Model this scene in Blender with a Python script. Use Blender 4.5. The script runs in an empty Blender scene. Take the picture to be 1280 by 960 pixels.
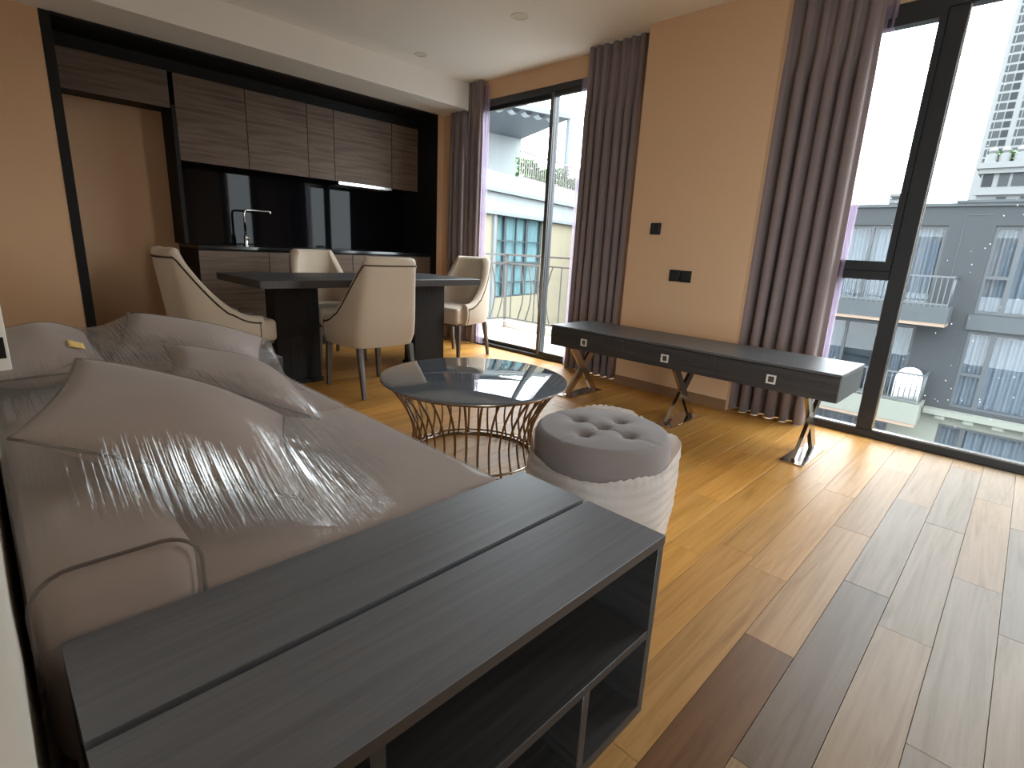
import bpy, bmesh, math, random
import numpy as np
from mathutils import Vector, Matrix
from mathutils.bvhtree import BVHTree
random.seed(7); rng = np.random.RandomState(7)
S = bpy.context.scene
COL = S.collection
PI = math.pi

# ------------------------------------------------------------------ camera
CAM_H = 1.05; FPX = 652.674
YAW, PITCH, ROLL = [math.radians(a) for a in (46.0522, 14.5208, -2.9389)]
def cam_axes():
    f = np.array([math.sin(YAW)*math.cos(PITCH), math.cos(YAW)*math.cos(PITCH), -math.sin(PITCH)])
    r = np.array([math.cos(YAW), -math.sin(YAW), 0.]); d = np.cross(f, r)
    r2 = math.cos(ROLL)*r + math.sin(ROLL)*d
    d2 = -math.sin(ROLL)*r + math.cos(ROLL)*d
    return r2, d2, f
CR, CD, CF = cam_axes()
CPOS = np.array([0., 0., CAM_H])
def at(px, py, axis, val):
    """point of the pixel's ray on the plane coordinate[axis] = val"""
    d = CR*(px-640)/FPX + CD*(py-480)/FPX + CF
    t = (val-CPOS[axis])/d[axis]
    return CPOS + t*d
cam = bpy.data.cameras.new('camera'); camo = bpy.data.objects.new('camera', cam); COL.objects.link(camo)
cam.sensor_width = 36; cam.lens = FPX/1280*36; cam.clip_start = .01; cam.clip_end = 600
camo.matrix_world = Matrix(((CR[0], -CD[0], -CF[0], 0), (CR[1], -CD[1], -CF[1], 0), (CR[2], -CD[2], -CF[2], CAM_H), (0, 0, 0, 1)))
S.camera = camo

# ------------------------------------------------------------------ sky, exposure
W = bpy.data.worlds.new('sky'); S.world = W; W.use_nodes = True
bg = W.node_tree.nodes['Background']
bg.inputs[0].default_value = (.90, .95, 1.0, 1); bg.inputs[1].default_value = 9.0
S.view_settings.view_transform = 'Standard'; S.view_settings.look = 'None'
S.view_settings.gamma = 1; S.view_settings.use_curve_mapping = False
S.view_settings.exposure = 0.6
S.cycles.diffuse_bounces = 8; S.cycles.max_bounces = 14; S.cycles.transparent_max_bounces = 16

def portal(name, x, y0, y1, z0, z1):
    l = bpy.data.lights.new(name, 'AREA'); l.shape = 'RECTANGLE'; l.size = z1-z0; l.size_y = y1-y0
    l.cycles.is_portal = True
    o = bpy.data.objects.new(name, l); COL.objects.link(o)
    o.location = (x, (y0+y1)/2, (z0+z1)/2); o.rotation_euler = (0, math.radians(90), 0)
portal('window_portal', 4.02, -1.05, 1.4, .02, 2.45)
portal('door_portal', 4.02, 2.35, 4.75, .02, 2.45)
bl_ = bpy.data.lights.new('side_portal', 'AREA'); bl_.shape = 'RECTANGLE'; bl_.size = 2.4; bl_.size_y = 2.2; bl_.cycles.is_portal = True
bo_ = bpy.data.objects.new('side_portal', bl_); COL.objects.link(bo_); bo_.location = (-.2, -1.8, 1.22); bo_.rotation_euler = (0, math.radians(-90), 0)

# ------------------------------------------------------------------ materials
MATS = {}
def nodes(name):
    m = bpy.data.materials.new(name); m.use_nodes = True; MATS[name] = m
    nt = m.node_tree
    return m, nt, nt.nodes['Principled BSDF'], nt.nodes['Material Output']
def N(nt, t, **k):
    n = nt.nodes.new(t)
    for a, v in k.items(): setattr(n, a, v)
    return n
def setp(b, color=None, rough=.5, metal=0, spec=.5, coat=0, coat_r=.1):
    if color is not None: b.inputs['Base Color'].default_value = (*color, 1)
    b.inputs['Roughness'].default_value = rough; b.inputs['Metallic'].default_value = metal
    b.inputs['Specular IOR Level'].default_value = spec
    b.inputs['Coat Weight'].default_value = coat; b.inputs['Coat Roughness'].default_value = coat_r
def plain(name, color, rough=.5, metal=0, spec=.5, noise=0, nscale=20, bump=0, coat=0):
    m, nt, b, o = nodes(name); setp(b, color, rough, metal, spec, coat)
    if noise or bump:
        tc = N(nt, 'ShaderNodeTexCoord'); nz = N(nt, 'ShaderNodeTexNoise'); nz.inputs['Scale'].default_value = nscale
        nz.inputs['Detail'].default_value = 5
        nt.links.new(tc.outputs['Object'], nz.inputs['Vector'])
        if noise:
            r = N(nt, 'ShaderNodeMix', data_type='RGBA', blend_type='MULTIPLY'); r.inputs[0].default_value = 1
            r.inputs[6].default_value = (*color, 1)
            mr = N(nt, 'ShaderNodeMapRange'); mr.inputs[3].default_value = 1-noise; mr.inputs[4].default_value = 1+noise
            nt.links.new(nz.outputs['Fac'], mr.inputs[0]); nt.links.new(mr.outputs[0], r.inputs[7])
            nt.links.new(r.outputs[2], b.inputs['Base Color'])
        if bump:
            bp = N(nt, 'ShaderNodeBump'); bp.inputs['Strength'].default_value = bump; bp.inputs['Distance'].default_value = .004
            nt.links.new(nz.outputs['Fac'], bp.inputs['Height']); nt.links.new(bp.outputs[0], b.inputs['Normal'])
    return m
def wood(name, stops, scale, rough=.4, bump=.15, coat=0, spec=.5, per_object=False, coord='Object', coat_r=.15, dist=3.):
    """grain stretched along the axis with the small number in scale"""
    m, nt, b, o = nodes(name); setp(b, None, rough, 0, spec, coat, coat_r)
    tc = N(nt, 'ShaderNodeTexCoord'); mp = N(nt, 'ShaderNodeMapping'); mp.inputs['Scale'].default_value = scale
    nt.links.new(tc.outputs[coord], mp.inputs['Vector'])
    vec = mp.outputs[0]
    if per_object:
        oi = N(nt, 'ShaderNodeObjectInfo')
        vm = N(nt, 'ShaderNodeVectorMath', operation='MULTIPLY_ADD')
        vm.inputs[1].default_value = (37., 53., 71.)
        cx = N(nt, 'ShaderNodeCombineXYZ')
        for i in range(3): nt.links.new(oi.outputs['Random'], cx.inputs[i])
        nt.links.new(cx.outputs[0], vm.inputs[0]); nt.links.new(vec, vm.inputs[2]); vec = vm.outputs[0]
    nz = N(nt, 'ShaderNodeTexNoise'); nz.inputs['Scale'].default_value = 1; nz.inputs['Detail'].default_value = 7
    nz.inputs['Roughness'].default_value = .62; nz.inputs['Distortion'].default_value = dist*.2
    nt.links.new(vec, nz.inputs['Vector'])
    cr = N(nt, 'ShaderNodeValToRGB'); els = cr.color_ramp.elements
    while len(els) < len(stops): els.new(.5)
    for e, (p, c) in zip(els, stops): e.position = p; e.color = (*c, 1)
    nt.links.new(nz.outputs['Fac'], cr.inputs[0]); colr = cr.outputs[0]
    if per_object:
        mx = N(nt, 'ShaderNodeMix', data_type='RGBA', blend_type='MULTIPLY'); mx.inputs[0].default_value = 1
        nt.links.new(colr, mx.inputs[6]); nt.links.new(oi.outputs['Color'], mx.inputs[7]); colr = mx.outputs[2]
    nt.links.new(colr, b.inputs['Base Color'])
    bp = N(nt, 'ShaderNodeBump'); bp.inputs['Strength'].default_value = bump; bp.inputs['Distance'].default_value = .002
    nt.links.new(nz.outputs['Fac'], bp.inputs['Height']); nt.links.new(bp.outputs[0], b.inputs['Normal'])
    return m
def fabric(name, color, scale=900, bump=.25, rough=.9, var=.12):
    m, nt, b, o = nodes(name); setp(b, color, rough, 0, .2)
    b.inputs['Sheen Weight'].default_value = .25; b.inputs['Sheen Roughness'].default_value = .5
    tc = N(nt, 'ShaderNodeTexCoord')
    n1 = N(nt, 'ShaderNodeTexNoise'); n1.inputs['Scale'].default_value = scale; n1.inputs['Detail'].default_value = 2
    n2 = N(nt, 'ShaderNodeTexNoise'); n2.inputs['Scale'].default_value = 7; n2.inputs['Detail'].default_value = 4
    for n in (n1, n2): nt.links.new(tc.outputs['Object'], n.inputs['Vector'])
    mr = N(nt, 'ShaderNodeMapRange'); mr.inputs[3].default_value = 1-var; mr.inputs[4].default_value = 1+var
    nt.links.new(n2.outputs['Fac'], mr.inputs[0])
    mx = N(nt, 'ShaderNodeMix', data_type='RGBA', blend_type='MULTIPLY'); mx.inputs[0].default_value = 1
    mx.inputs[6].default_value = (*color, 1); nt.links.new(mr.outputs[0], mx.inputs[7]); nt.links.new(mx.outputs[2], b.inputs['Base Color'])
    bp = N(nt, 'ShaderNodeBump'); bp.inputs['Strength'].default_value = bump; bp.inputs['Distance'].default_value = .001
    nt.links.new(n1.outputs['Fac'], bp.inputs['Height']); nt.links.new(bp.outputs[0], b.inputs['Normal'])
    return m
def glass(name, tint=(.94, .97, .97), rough=.0, base=.03):
    """thin pane: clear with a Fresnel reflection"""
    m, nt, b, o = nodes(name); nt.nodes.remove(b)
    tr = N(nt, 'ShaderNodeBsdfTransparent'); tr.inputs[0].default_value = (*tint, 1)
    gl = N(nt, 'ShaderNodeBsdfGlossy'); gl.inputs['Roughness'].default_value = rough
    fr = N(nt, 'ShaderNodeFresnel'); fr.inputs[0].default_value = 1.45
    mx = N(nt, 'ShaderNodeMixShader')
    ge = N(nt, 'ShaderNodeNewGeometry'); one = N(nt, 'ShaderNodeMath', operation='SUBTRACT'); one.inputs[0].default_value = 1
    nt.links.new(ge.outputs['Backfacing'], one.inputs[1])
    mu = N(nt, 'ShaderNodeMath', operation='MULTIPLY'); nt.links.new(fr.outputs[0], mu.inputs[0]); nt.links.new(one.outputs[0], mu.inputs[1])
    nt.links.new(mu.outputs[0], mx.inputs[0]); nt.links.new(tr.outputs[0], mx.inputs[1]); nt.links.new(gl.outputs[0], mx.inputs[2])
    nt.links.new(mx.outputs[0], o.inputs[0])
    return m
def sheer(name, color, alpha):
    m, nt, b, o = nodes(name); nt.nodes.remove(b)
    tr = N(nt, 'ShaderNodeBsdfTransparent'); df = N(nt, 'ShaderNodeBsdfDiffuse'); tl = N(nt, 'ShaderNodeBsdfTranslucent')
    df.inputs[0].default_value = (*color, 1); tl.inputs[0].default_value = (*color, 1)
    a = N(nt, 'ShaderNodeMixShader'); a.inputs[0].default_value = .5
    nt.links.new(df.outputs[0], a.inputs[1]); nt.links.new(tl.outputs[0], a.inputs[2])
    mx = N(nt, 'ShaderNodeMixShader'); mx.inputs[0].default_value = alpha
    nt.links.new(tr.outputs[0], mx.inputs[1]); nt.links.new(a.outputs[0], mx.inputs[2]); nt.links.new(mx.outputs[0], o.inputs[0])
    return m

def wallpaper(name, color):
    m, nt, b, o = nodes(name); setp(b, color, .75, 0, .25)
    tc = N(nt, 'ShaderNodeTexCoord'); mp = N(nt, 'ShaderNodeMapping'); mp.inputs['Scale'].default_value = (60, 60, 420)
    nz = N(nt, 'ShaderNodeTexNoise'); nz.inputs['Scale'].default_value = 1; nz.inputs['Detail'].default_value = 3
    nt.links.new(tc.outputs['Object'], mp.inputs[0]); nt.links.new(mp.outputs[0], nz.inputs['Vector'])
    mr = N(nt, 'ShaderNodeMapRange'); mr.inputs[3].default_value = .93; mr.inputs[4].default_value = 1.07
    nt.links.new(nz.outputs['Fac'], mr.inputs[0])
    mx = N(nt, 'ShaderNodeMix', data_type='RGBA', blend_type='MULTIPLY'); mx.inputs[0].default_value = 1
    mx.inputs[6].default_value = (*color, 1); nt.links.new(mr.outputs[0], mx.inputs[7]); nt.links.new(mx.outputs[2], b.inputs['Base Color'])
    bp = N(nt, 'ShaderNodeBump'); bp.inputs['Strength'].default_value = .12; bp.inputs['Distance'].default_value = .001
    nt.links.new(nz.outputs['Fac'], bp.inputs['Height']); nt.links.new(bp.outputs[0], b.inputs['Normal'])
    return m

wallpaper('wallpaper', (.62, .395, .235))
plain('left_wall_paint', (.72, .67, .58), .8)
plain('ceiling_paint', (.86, .83, .77), .85)
wood('oak', [(.25, (.29, .125, .024)), (.45, (.42, .195, .040)), (.62, (.50, .245, .057)), (.8, (.36, .163, .032))], (1.6, 34, 34), rough=.42, bump=.1, per_object=True, spec=.22, dist=5)
wood('black_oak_sky_sheen', [(.3, (.105, .108, .118)), (.55, (.13, .134, .146)), (.75, (.158, .162, .176))], (2.0, 70, 70), rough=.42, bump=.25)  # shelf unit tops: sky reflection put into the wood colour
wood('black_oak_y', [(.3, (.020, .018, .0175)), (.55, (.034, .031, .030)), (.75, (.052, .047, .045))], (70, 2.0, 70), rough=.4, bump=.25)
wood('black_oak_top_lit', [(.3, (.045, .044, .045)), (.55, (.068, .066, .067)), (.75, (.095, .092, .093))], (70, 2.0, 70), rough=.4, bump=.25)  # lit copy of the bench wood, brightness of its top put into the colour
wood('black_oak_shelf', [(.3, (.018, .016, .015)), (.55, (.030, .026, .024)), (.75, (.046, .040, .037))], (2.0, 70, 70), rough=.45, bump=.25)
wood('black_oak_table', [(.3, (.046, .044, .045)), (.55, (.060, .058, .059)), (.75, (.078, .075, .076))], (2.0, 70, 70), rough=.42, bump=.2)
plain('edge_brown', (.040, .031, .026), .5)
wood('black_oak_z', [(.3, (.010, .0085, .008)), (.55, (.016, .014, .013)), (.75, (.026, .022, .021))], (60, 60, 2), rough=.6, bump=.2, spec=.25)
wood('laminate', [(.25, (.058, .038, .026)), (.42, (.11, .074, .053)), (.58, (.16, .112, .083)), (.75, (.085, .057, .041))], (1.3, 20, 30), rough=.55, spec=.25, bump=.08, dist=4)
plain('black_panel', (.009, .008, .0075), .6, 0, .25)
plain('black_glass', (.004, .004, .005), .03, 0, .10)
plain('counter_stone', (.012, .012, .013), .12, 0, .5)
plain('black_metal', (.016, .016, .018), .38, 0, .5)
plain('alu_grey', (.16, .15, .145), .4, .6)
plain('steel', (.72, .70, .67), .22, 1)
plain('pull_silver', (.72, .69, .65), .35, .35)
plain('chrome', (.82, .81, .80), .08, 1)
plain('champagne_metal', (.33, .26, .205), .25, 1)
plain('nickel', (.62, .56, .50), .16, 1)
fabric('taupe_fabric', (.37, .29, .255))
fabric('ottoman_fabric', (.16, .13, .12), bump=.3)
fabric('piping_fabric', (.10, .075, .065))
fabric('cream_leatherette', (.49, .39, .29), scale=300, bump=.06, rough=.5, var=.05)
plain('nail_bronze', (.07, .045, .03), .35, .8)
plain('leg_wood', (.10, .078, .065), .35, 0, .5, noise=.2, nscale=30)
plain('smoked_glass', (.10, .112, .128), .015, 0, .9)
fabric('curtain_fabric', (.20, .152, .145), scale=500, bump=.2, rough=.85, var=.08)
sheer('sheer_lilac', (.50, .40, .52), .55)
glass('pane')
plain('switch_black', (.012, .012, .014), .18, 0, .5)
plain('white_plastic', (.75, .73, .68), .4)
plain('foam_button', (.2, .16, .15), .8)
plain('baseboard_wood', (.22, .12, .06), .45)
plain('tile_balcony', (.44, .42, .39), .5, noise=.05, nscale=3)
plain('rail_paint', (0.084, 0.075, 0.069), .5, .2)

# ------------------------------------------------------------------ mesh helpers
class MB:
    def __init__(s): s.v = []; s.f = []
    def add(s, vs, fs):
        k = len(s.v); s.v += [tuple(map(float, p)) for p in vs]; s.f += [tuple(i+k for i in f) for f in fs]; return s
    def box(s, x0, x1, y0, y1, z0, z1):
        return s.add([(x0,y0,z0),(x1,y0,z0),(x1,y1,z0),(x0,y1,z0),(x0,y0,z1),(x1,y0,z1),(x1,y1,z1),(x0,y1,z1)],
              [(0,3,2,1),(4,5,6,7),(0,1,5,4),(1,2,6,5),(2,3,7,6),(3,0,4,7)])
    def tube(s, pts, r, n=8, closed=False, cap=True):
        pts = [Vector(p) for p in pts]; m = len(pts); vs = []; fs = []
        prev = None
        for i, p in enumerate(pts):
            a = pts[(i-1) % m] if (closed or i) else p; b = pts[(i+1) % m] if (closed or i < m-1) else p
            t = (b-a).normalized()
            if prev is None:
                up = Vector((0,0,1)) if abs(t.z) < .9 else Vector((1,0,0))
                u = t.cross(up).normalized()
            else:
                u = (prev - t*prev.dot(t)).normalized()
            prev = u; w = t.cross(u)
            rr = r[i] if hasattr(r, '__len__') else r
            for k in range(n):
                an = 2*PI*k/n; vs.append(p + u*(rr*math.cos(an)) + w*(rr*math.sin(an)))
        for i in range(m if closed else m-1):
            j = (i+1) % m
            for k in range(n): fs.append((i*n+k, i*n+(k+1)%n, j*n+(k+1)%n, j*n+k))
        if cap and not closed:
            fs.append(tuple(range(n))[::-1]); fs.append(tuple((m-1)*n+k for k in range(n)))
        return s.add(vs, fs)
    def lathe(s, prof, c=(0,0,0), n=32, caps=True):
        vs = []; fs = []
        for r, z in prof:
            for k in range(n): vs.append((c[0]+r*math.cos(2*PI*k/n), c[1]+r*math.sin(2*PI*k/n), c[2]+z))
        for i in range(len(prof)-1):
            for k in range(n): fs.append((i*n+k, i*n+(k+1)%n, (i+1)*n+(k+1)%n, (i+1)*n+k))
        if caps:
            fs.append(tuple(range(n))[::-1]); fs.append(tuple((len(prof)-1)*n+k for k in range(n)))
        return s.add(vs, fs)
    def grid(s, P, closed_u=False):
        nu, nv = P.shape[:2]; fs = []
        for i in range(nu if closed_u else nu-1):
            a = i*nv; b = ((i+1) % nu)*nv
            for j in range(nv-1): fs.append((a+j, b+j, b+j+1, a+j+1))
        return s.add(P.reshape(-1, 3), fs)
    def prism(s, poly, z0, z1):
        n = len(poly)
        return s.add([(x,y,z0) for x,y in poly]+[(x,y,z1) for x,y in poly],
              [tuple(range(n))[::-1], tuple(range(n,2*n))]+[(i,(i+1)%n,n+(i+1)%n,n+i) for i in range(n)])
    def bar(s, a, b, w, h, up=(0,0,1)):
        a = Vector(a); b = Vector(b); t = (b-a).normalized(); u = t.cross(Vector(up)).normalized(); v = u.cross(t)
        vs = []
        for p in (a, b):
            for su, sv in ((-1,-1),(1,-1),(1,1),(-1,1)): vs.append(p+u*(su*w/2)+v*(sv*h/2))
        return s.add(vs, [(0,1,2,3)[::-1],(4,5,6,7),(0,1,5,4),(1,2,6,5),(2,3,7,6),(3,0,4,7)])
    def mesh(s, name):
        me = bpy.data.meshes.new(name); me.from_pydata(s.v, [], s.f); me.update(); return me
    def build(s, name, mat, parent=None, smooth=False, bevel=0, seg=2, subsurf=0, angle=40, fixn=True):
        me = s.mesh(name)
        if fixn or bevel:
            bm = bmesh.new(); bm.from_mesh(me)
            if fixn: bmesh.ops.recalc_face_normals(bm, faces=bm.faces[:])
            if bevel:
                es = [e for e in bm.edges if len(e.link_faces) == 2 and e.calc_face_angle(0) > .5]
                bmesh.ops.bevel(bm, geom=es, offset=bevel, segments=seg, profile=.5, affect='EDGES', clamp_overlap=True)
            bm.to_mesh(me); bm.free()
        return obj(name, me, mat, parent, smooth or bool(bevel) , angle if (bevel or smooth == 'auto') else None, subsurf)
def obj(name, me, mat, parent=None, smooth=False, angle=None, subsurf=0):
    o = bpy.data.objects.new(name, me); COL.objects.link(o)
    if mat: me.materials.append(MATS[mat] if isinstance(mat, str) else mat)
    if smooth:
        me.polygons.foreach_set('use_smooth', [True]*len(me.polygons))
        if angle is not None:
            bm = bmesh.new(); bm.from_mesh(me)
            for e in bm.edges:
                if len(e.link_faces) == 2 and e.calc_face_angle(0) > math.radians(angle): e.smooth = False
            bm.to_mesh(me); bm.free()
    if subsurf:
        md = o.modifiers.new('subdivision', 'SUBSURF'); md.levels = subsurf; md.render_levels = subsurf
    if parent: o.parent = parent
    return o
def box(x0, x1, y0, y1, z0, z1): return MB().box(min(x0,x1), max(x0,x1), min(y0,y1), max(y0,y1), min(z0,z1), max(z0,z1))
def tag(o, label, cat, group=None):
    o['label'] = label; o['category'] = cat
    if group: o['group'] = group
    return o
def struct(o, label=None):
    o['kind'] = 'structure'
    if label: o['label'] = label
    return o
def empty(name, loc=(0,0,0), rz=0):
    o = bpy.data.objects.new(name, None); COL.objects.link(o); o.location = loc; o.rotation_euler = (0,0,rz)
    o.empty_display_size = .1
    return o
def copy_tree(o, parent=None):
    c = o.copy(); COL.objects.link(c); c.parent = parent
    for ch in o.children: copy_tree(ch, c)
    return c

# ------------------------------------------------------------------ room shell
ZC = 2.65; XL = -.028; XG = 3.88; XP = 3.67; YK = 4.98; YB = 5.65; YBACK = -3.2
fl = struct(box(XL-.1, 3.97, YBACK, 5.8, -.14, -.012).build('floor', 'black_panel'), 'oak plank floor running towards the windows')
# planks: 0.132 m wide, 0.95 m long, joints where the photograph shows them
PW = .1325; Y0P = -.009
known = {0: 1.785, 1: 1.967, 2: 1.436, 3: 1.80, 4: 1.87, 5: 1.725, -1: 2.298, -2: 2.02}
pm = box(0, 1, 0, PW-.0012, -.014, 0).mesh('plank')
bm = bmesh.new(); bm.from_mesh(pm); bmesh.ops.bevel(bm, geom=[e for e in bm.edges if all(v.co.z > -.001 for v in e.verts)], offset=.0005, segments=1, affect='EDGES'); bm.to_mesh(pm); bm.free()
pm.materials.append(MATS['oak'])
PL = .948
for r in range(-9, 43):
    y = Y0P + r*PW
    j = known.get(r, random.random()*PL); x = j - PL*math.ceil((j-XL)/PL); k = 0
    if y > 5.56: break
    while x < 3.86:
        xa = max(x, XL); xb = min(x+PL, 3.86)
        if xb-xa > .02:
            p = bpy.data.objects.new('plank', pm); COL.objects.link(p); p.parent = fl
            p.location = (xa, y, random.uniform(-.0006, 0)); p.scale = (xb-xa-.0014, 1, 1)
            g = random.uniform(.86, 1.1); w = random.uniform(-.04, .04)
            c = (g*(1+w), g, g*(1-w*1.5))
            k = max(0., min(1., (.62-y)/.5))*random.uniform(.75, 1.0)          # window glare put into the board colour, greyer towards the right foreground
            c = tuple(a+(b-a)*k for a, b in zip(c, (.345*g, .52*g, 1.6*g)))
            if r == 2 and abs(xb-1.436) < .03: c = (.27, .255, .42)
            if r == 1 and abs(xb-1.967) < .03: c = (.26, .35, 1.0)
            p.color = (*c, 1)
        x += PL

struct(box(XL-.12, 4.0, YBACK-.1, 5.8, ZC, ZC+.12).build('ceiling', 'ceiling_paint'), 'white painted ceiling')
wlm = MB(); wlm.box(XL-.12, XL, -.7, 5.8, -.1, ZC); wlm.box(XL-.12, XL, YBACK, -2.9, -.1, ZC); wlm.box(XL-.12, XL, -2.9, -.7, 2.44, ZC)
struct(wlm.build('wall_left', 'left_wall_paint'), 'pale wall behind the sofa')
struct(box(XL-.12, 4.0, YBACK-.12, YBACK, -.1, ZC).build('wall_back', 'wallpaper'), 'beige wall behind the camera')
struct(box(XL, XG+.02, 4.53, YK+.7, 2.41, ZC+.01).build('trim_1', 'ceiling_paint'), 'white ceiling drop over the kitchen')
struct(box(XL, .55, YK, 5.8, -.05, 2.415).build('wall_far_left', 'wallpaper'), 'beige wallpapered wall between sofa wall and kitchen niche')
struct(box(3.80, XG+.05, YK, 5.8, -.05, 2.415).build('wall_far_right', 'wallpaper'), 'narrow beige wall between kitchen niche and curtain')
struct(box(.55, 3.80, YB, 5.8, -.05, 2.415).build('wall_far', 'wallpaper'), 'beige wall at the back of the kitchen niche')
wr = MB()
wr.box(XP, 4.0, 1.40, 2.345, -.05, ZC+.01)                    # pier with switches
wr.box(XG, 4.0, 2.345, YK, 2.475, ZC+.01)                     # band over sliding door
wr.box(XG, 4.0, 4.62, YK+.01, -.05, 2.475)
wr.box(XG, 4.0, YBACK, 1.40, 2.475, ZC+.01)                   # band over window
wr.box(XG, 4.0, YBACK, -1.05, -.05, 2.475)
struct(wr.build('wall_right', 'wallpaper'), 'beige wallpapered wall between the two windows')
struct(box(XP-.012, XP, 1.40, 2.345, 0, .075).build('baseboard_right', 'baseboard_wood'))
struct(box(XL, XL+.012, -.7, YK, 0, .09).build('baseboard_left', 'left_wall_paint'))

# ---- fixed window (right)
def bars(root, name, lst, mat, bevel=.004):
    for b in lst: box(*b).build(name, mat, root, bevel=bevel, seg=1)
win = struct(empty('window_1', (0,0,0)), 'tall black framed window with opening sash')
xf0, xf1 = 3.85, 3.93
bars(win, 'frame_bar', [(xf0, xf1, -1.05, 1.4, 0, .05), (xf0, xf1, -1.05, 1.4, 2.405, 2.475), (xf0, xf1, .545, .632, .05, 2.405),
    (xf0, xf1, 1.33, 1.4, .05, 2.405), (xf0, xf1, -1.05, -.97, .05, 2.405), (xf0, xf1, .632, 1.33, .975, 1.03)], 'black_metal')
sash = MB()
for b in ((xf0-.012, xf1-.02, .632, 1.33, 1.03, 1.085), (xf0-.012, xf1-.02, .632, 1.33, 2.36, 2.405), (xf0-.012, xf1-.02, .632, .665, 1.085, 2.36), (xf0-.012, xf1-.02, 1.29, 1.33, 1.085, 2.36)): sash.box(*b)
sash.build('opening_sash', 'black_metal', win)
bead = MB()
bead.box(xf0+.012, xf0+.02, .538, .545, .05, 2.405); bead.box(xf0+.012, xf0+.02, -.97, .545, .05, .056); bead.box(xf0+.012, xf0+.02, .632, 1.33, .05, .056)
bead.build('glazing_bead', 'steel', win)
for a in ((.632, 1.33, .05, .975), (.66, 1.295, 1.08, 2.365), (-.97, .545, .05, 2.405)):
    box(3.886, 3.892, *a).build('pane', 'pane', win)
# ---- added unseen window behind the camera, brightens pier and ceiling
wn2 = struct(empty('added_window', (0,0,0)), 'added unseen window in the sofa wall, brightening the room from behind the camera')
bars(wn2, 'frame_bar', [(XL-.1, XL-.03, -2.9, -.7, 0, .05), (XL-.1, XL-.03, -2.9, -.7, 2.37, 2.44)] + [(XL-.1, XL-.03, y, y+.07, .05, 2.37) for y in (-2.9, -1.835, -.77)], 'black_metal')
for y in (-2.83, -1.765): box(XL-.068, XL-.062, y, y+.995, .05, 2.37).build('pane', 'pane', wn2)
# ---- sliding door
dr = struct(empty('door_1'), 'dark framed sliding glass door to the balcony')
bars(dr, 'frame_bar', [(3.88, 3.96, 2.345, 4.62, -.005, .03), (3.88, 3.96, 2.345, 4.62, 2.42, 2.475), (3.88, 3.96, 4.55, 4.62, .03, 2.42), (3.88, 3.96, 2.345, 2.41, .03, 2.42)], 'black_metal')
for nm, ya, yb, xx in (('door_leaf', 3.395, 4.55, 3.93), ('door_leaf', 2.41, 3.45, 3.895)):
    lf = MB()
    lf.box(xx, xx+.03, ya, ya+.055, .03, 2.42); lf.box(xx, xx+.03, yb-.055, yb, .03, 2.42)
    lf.box(xx, xx+.03, ya+.055, yb-.055, .03, .065); lf.box(xx, xx+.03, ya+.055, yb-.055, 2.385, 2.42)
    L = lf.build(nm, 'black_metal', dr)
    box(xx+.012, xx+.018, ya+.05, yb-.05, .06, 2.39).build('pane', 'pane', L)
box(3.884, 3.895, 3.40, 3.43, .03, 2.42).build('edge_strip', 'alu_grey', dr)

# ------------------------------------------------------------------ kitchen
YU = 5.33; YD = 5.08
frame = MB()
for b in ((.552, .61, YK-.004, YB, 0, 2.408), (3.793, 3.798, YK-.004, YB, 0, 2.408), (.61, 3.795, YK-.004, YB, 2.395, 2.41), (.61, 3.795, YU+.04, YB, 2.30, 2.395), (1.345, 1.375, YU-.01, YB, .95, 2.05)): frame.box(b[0], b[1], b[2], b[3]-.012, b[4], b[5])
kf = tag(frame.build('kitchen_surround', 'black_panel'), 'black panel surround lining the kitchen niche', 'surround')
def ucab(x0, x1, z0, z1, label, nm='wall_cabinet'):
    e = empty(nm, ((x0+x1)/2, YU, z0)); tag(e, label, 'cabinet', 'wall cabinets over the kitchen counter')
    w = (x1-x0)/2
    box(-w+.001, w-.001, .022, YB-YU-.004, 0, z1-z0-.002).build('cabinet_body', 'black_panel', e)
    box(-w+.0025, w-.0025, 0, .02, -.012, z1-z0-.003).build('door', 'laminate', e, bevel=.0015, seg=1)
    return e
UX = [1.366, 1.93, 2.49, 2.765, 3.44, 3.79]
ZU = 1.645; ZT = 2.30
ucab(.615, 1.343, 2.035, ZT, 'short dark wood cabinet over the beige alcove', 'bridge_cabinet')
labs = ['wood grain wall cabinet beside the beige alcove', 'wide wood grain wall cabinet over the tap', 'narrow wood grain wall cabinet beside the cooker hood cabinet', 'wood grain wall cabinet holding the cooker hood', 'wood grain wall cabinet at the curtain end of the run']
for i in range(5): ucab(UX[i]+(.01 if i == 0 else 0), UX[i+1]-(.003 if i == 4 else 0), ZU, ZT, labs[i])
hood = MB(); hood.box(UX[3]+.02, UX[4]-.02, YU-.03, YB-.05, ZU-.045, ZU-.013)
h = empty('cooker_hood', ((UX[3]+UX[4])/2, YU+.1, ZU-.045)); tag(h, 'slim silver cooker hood under a wall cabinet', 'cooker hood')
hm = hood.build('hood_body', 'steel', h, bevel=.003, seg=1); hm.matrix_parent_inverse = h.matrix_basis.inverted()
box(UX[3]+.04, UX[4]-.04, YU+.0, YB-.1, ZU-.047, ZU-.044).build('filter', 'alu_grey', h).matrix_parent_inverse = h.matrix_basis.inverted()
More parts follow.
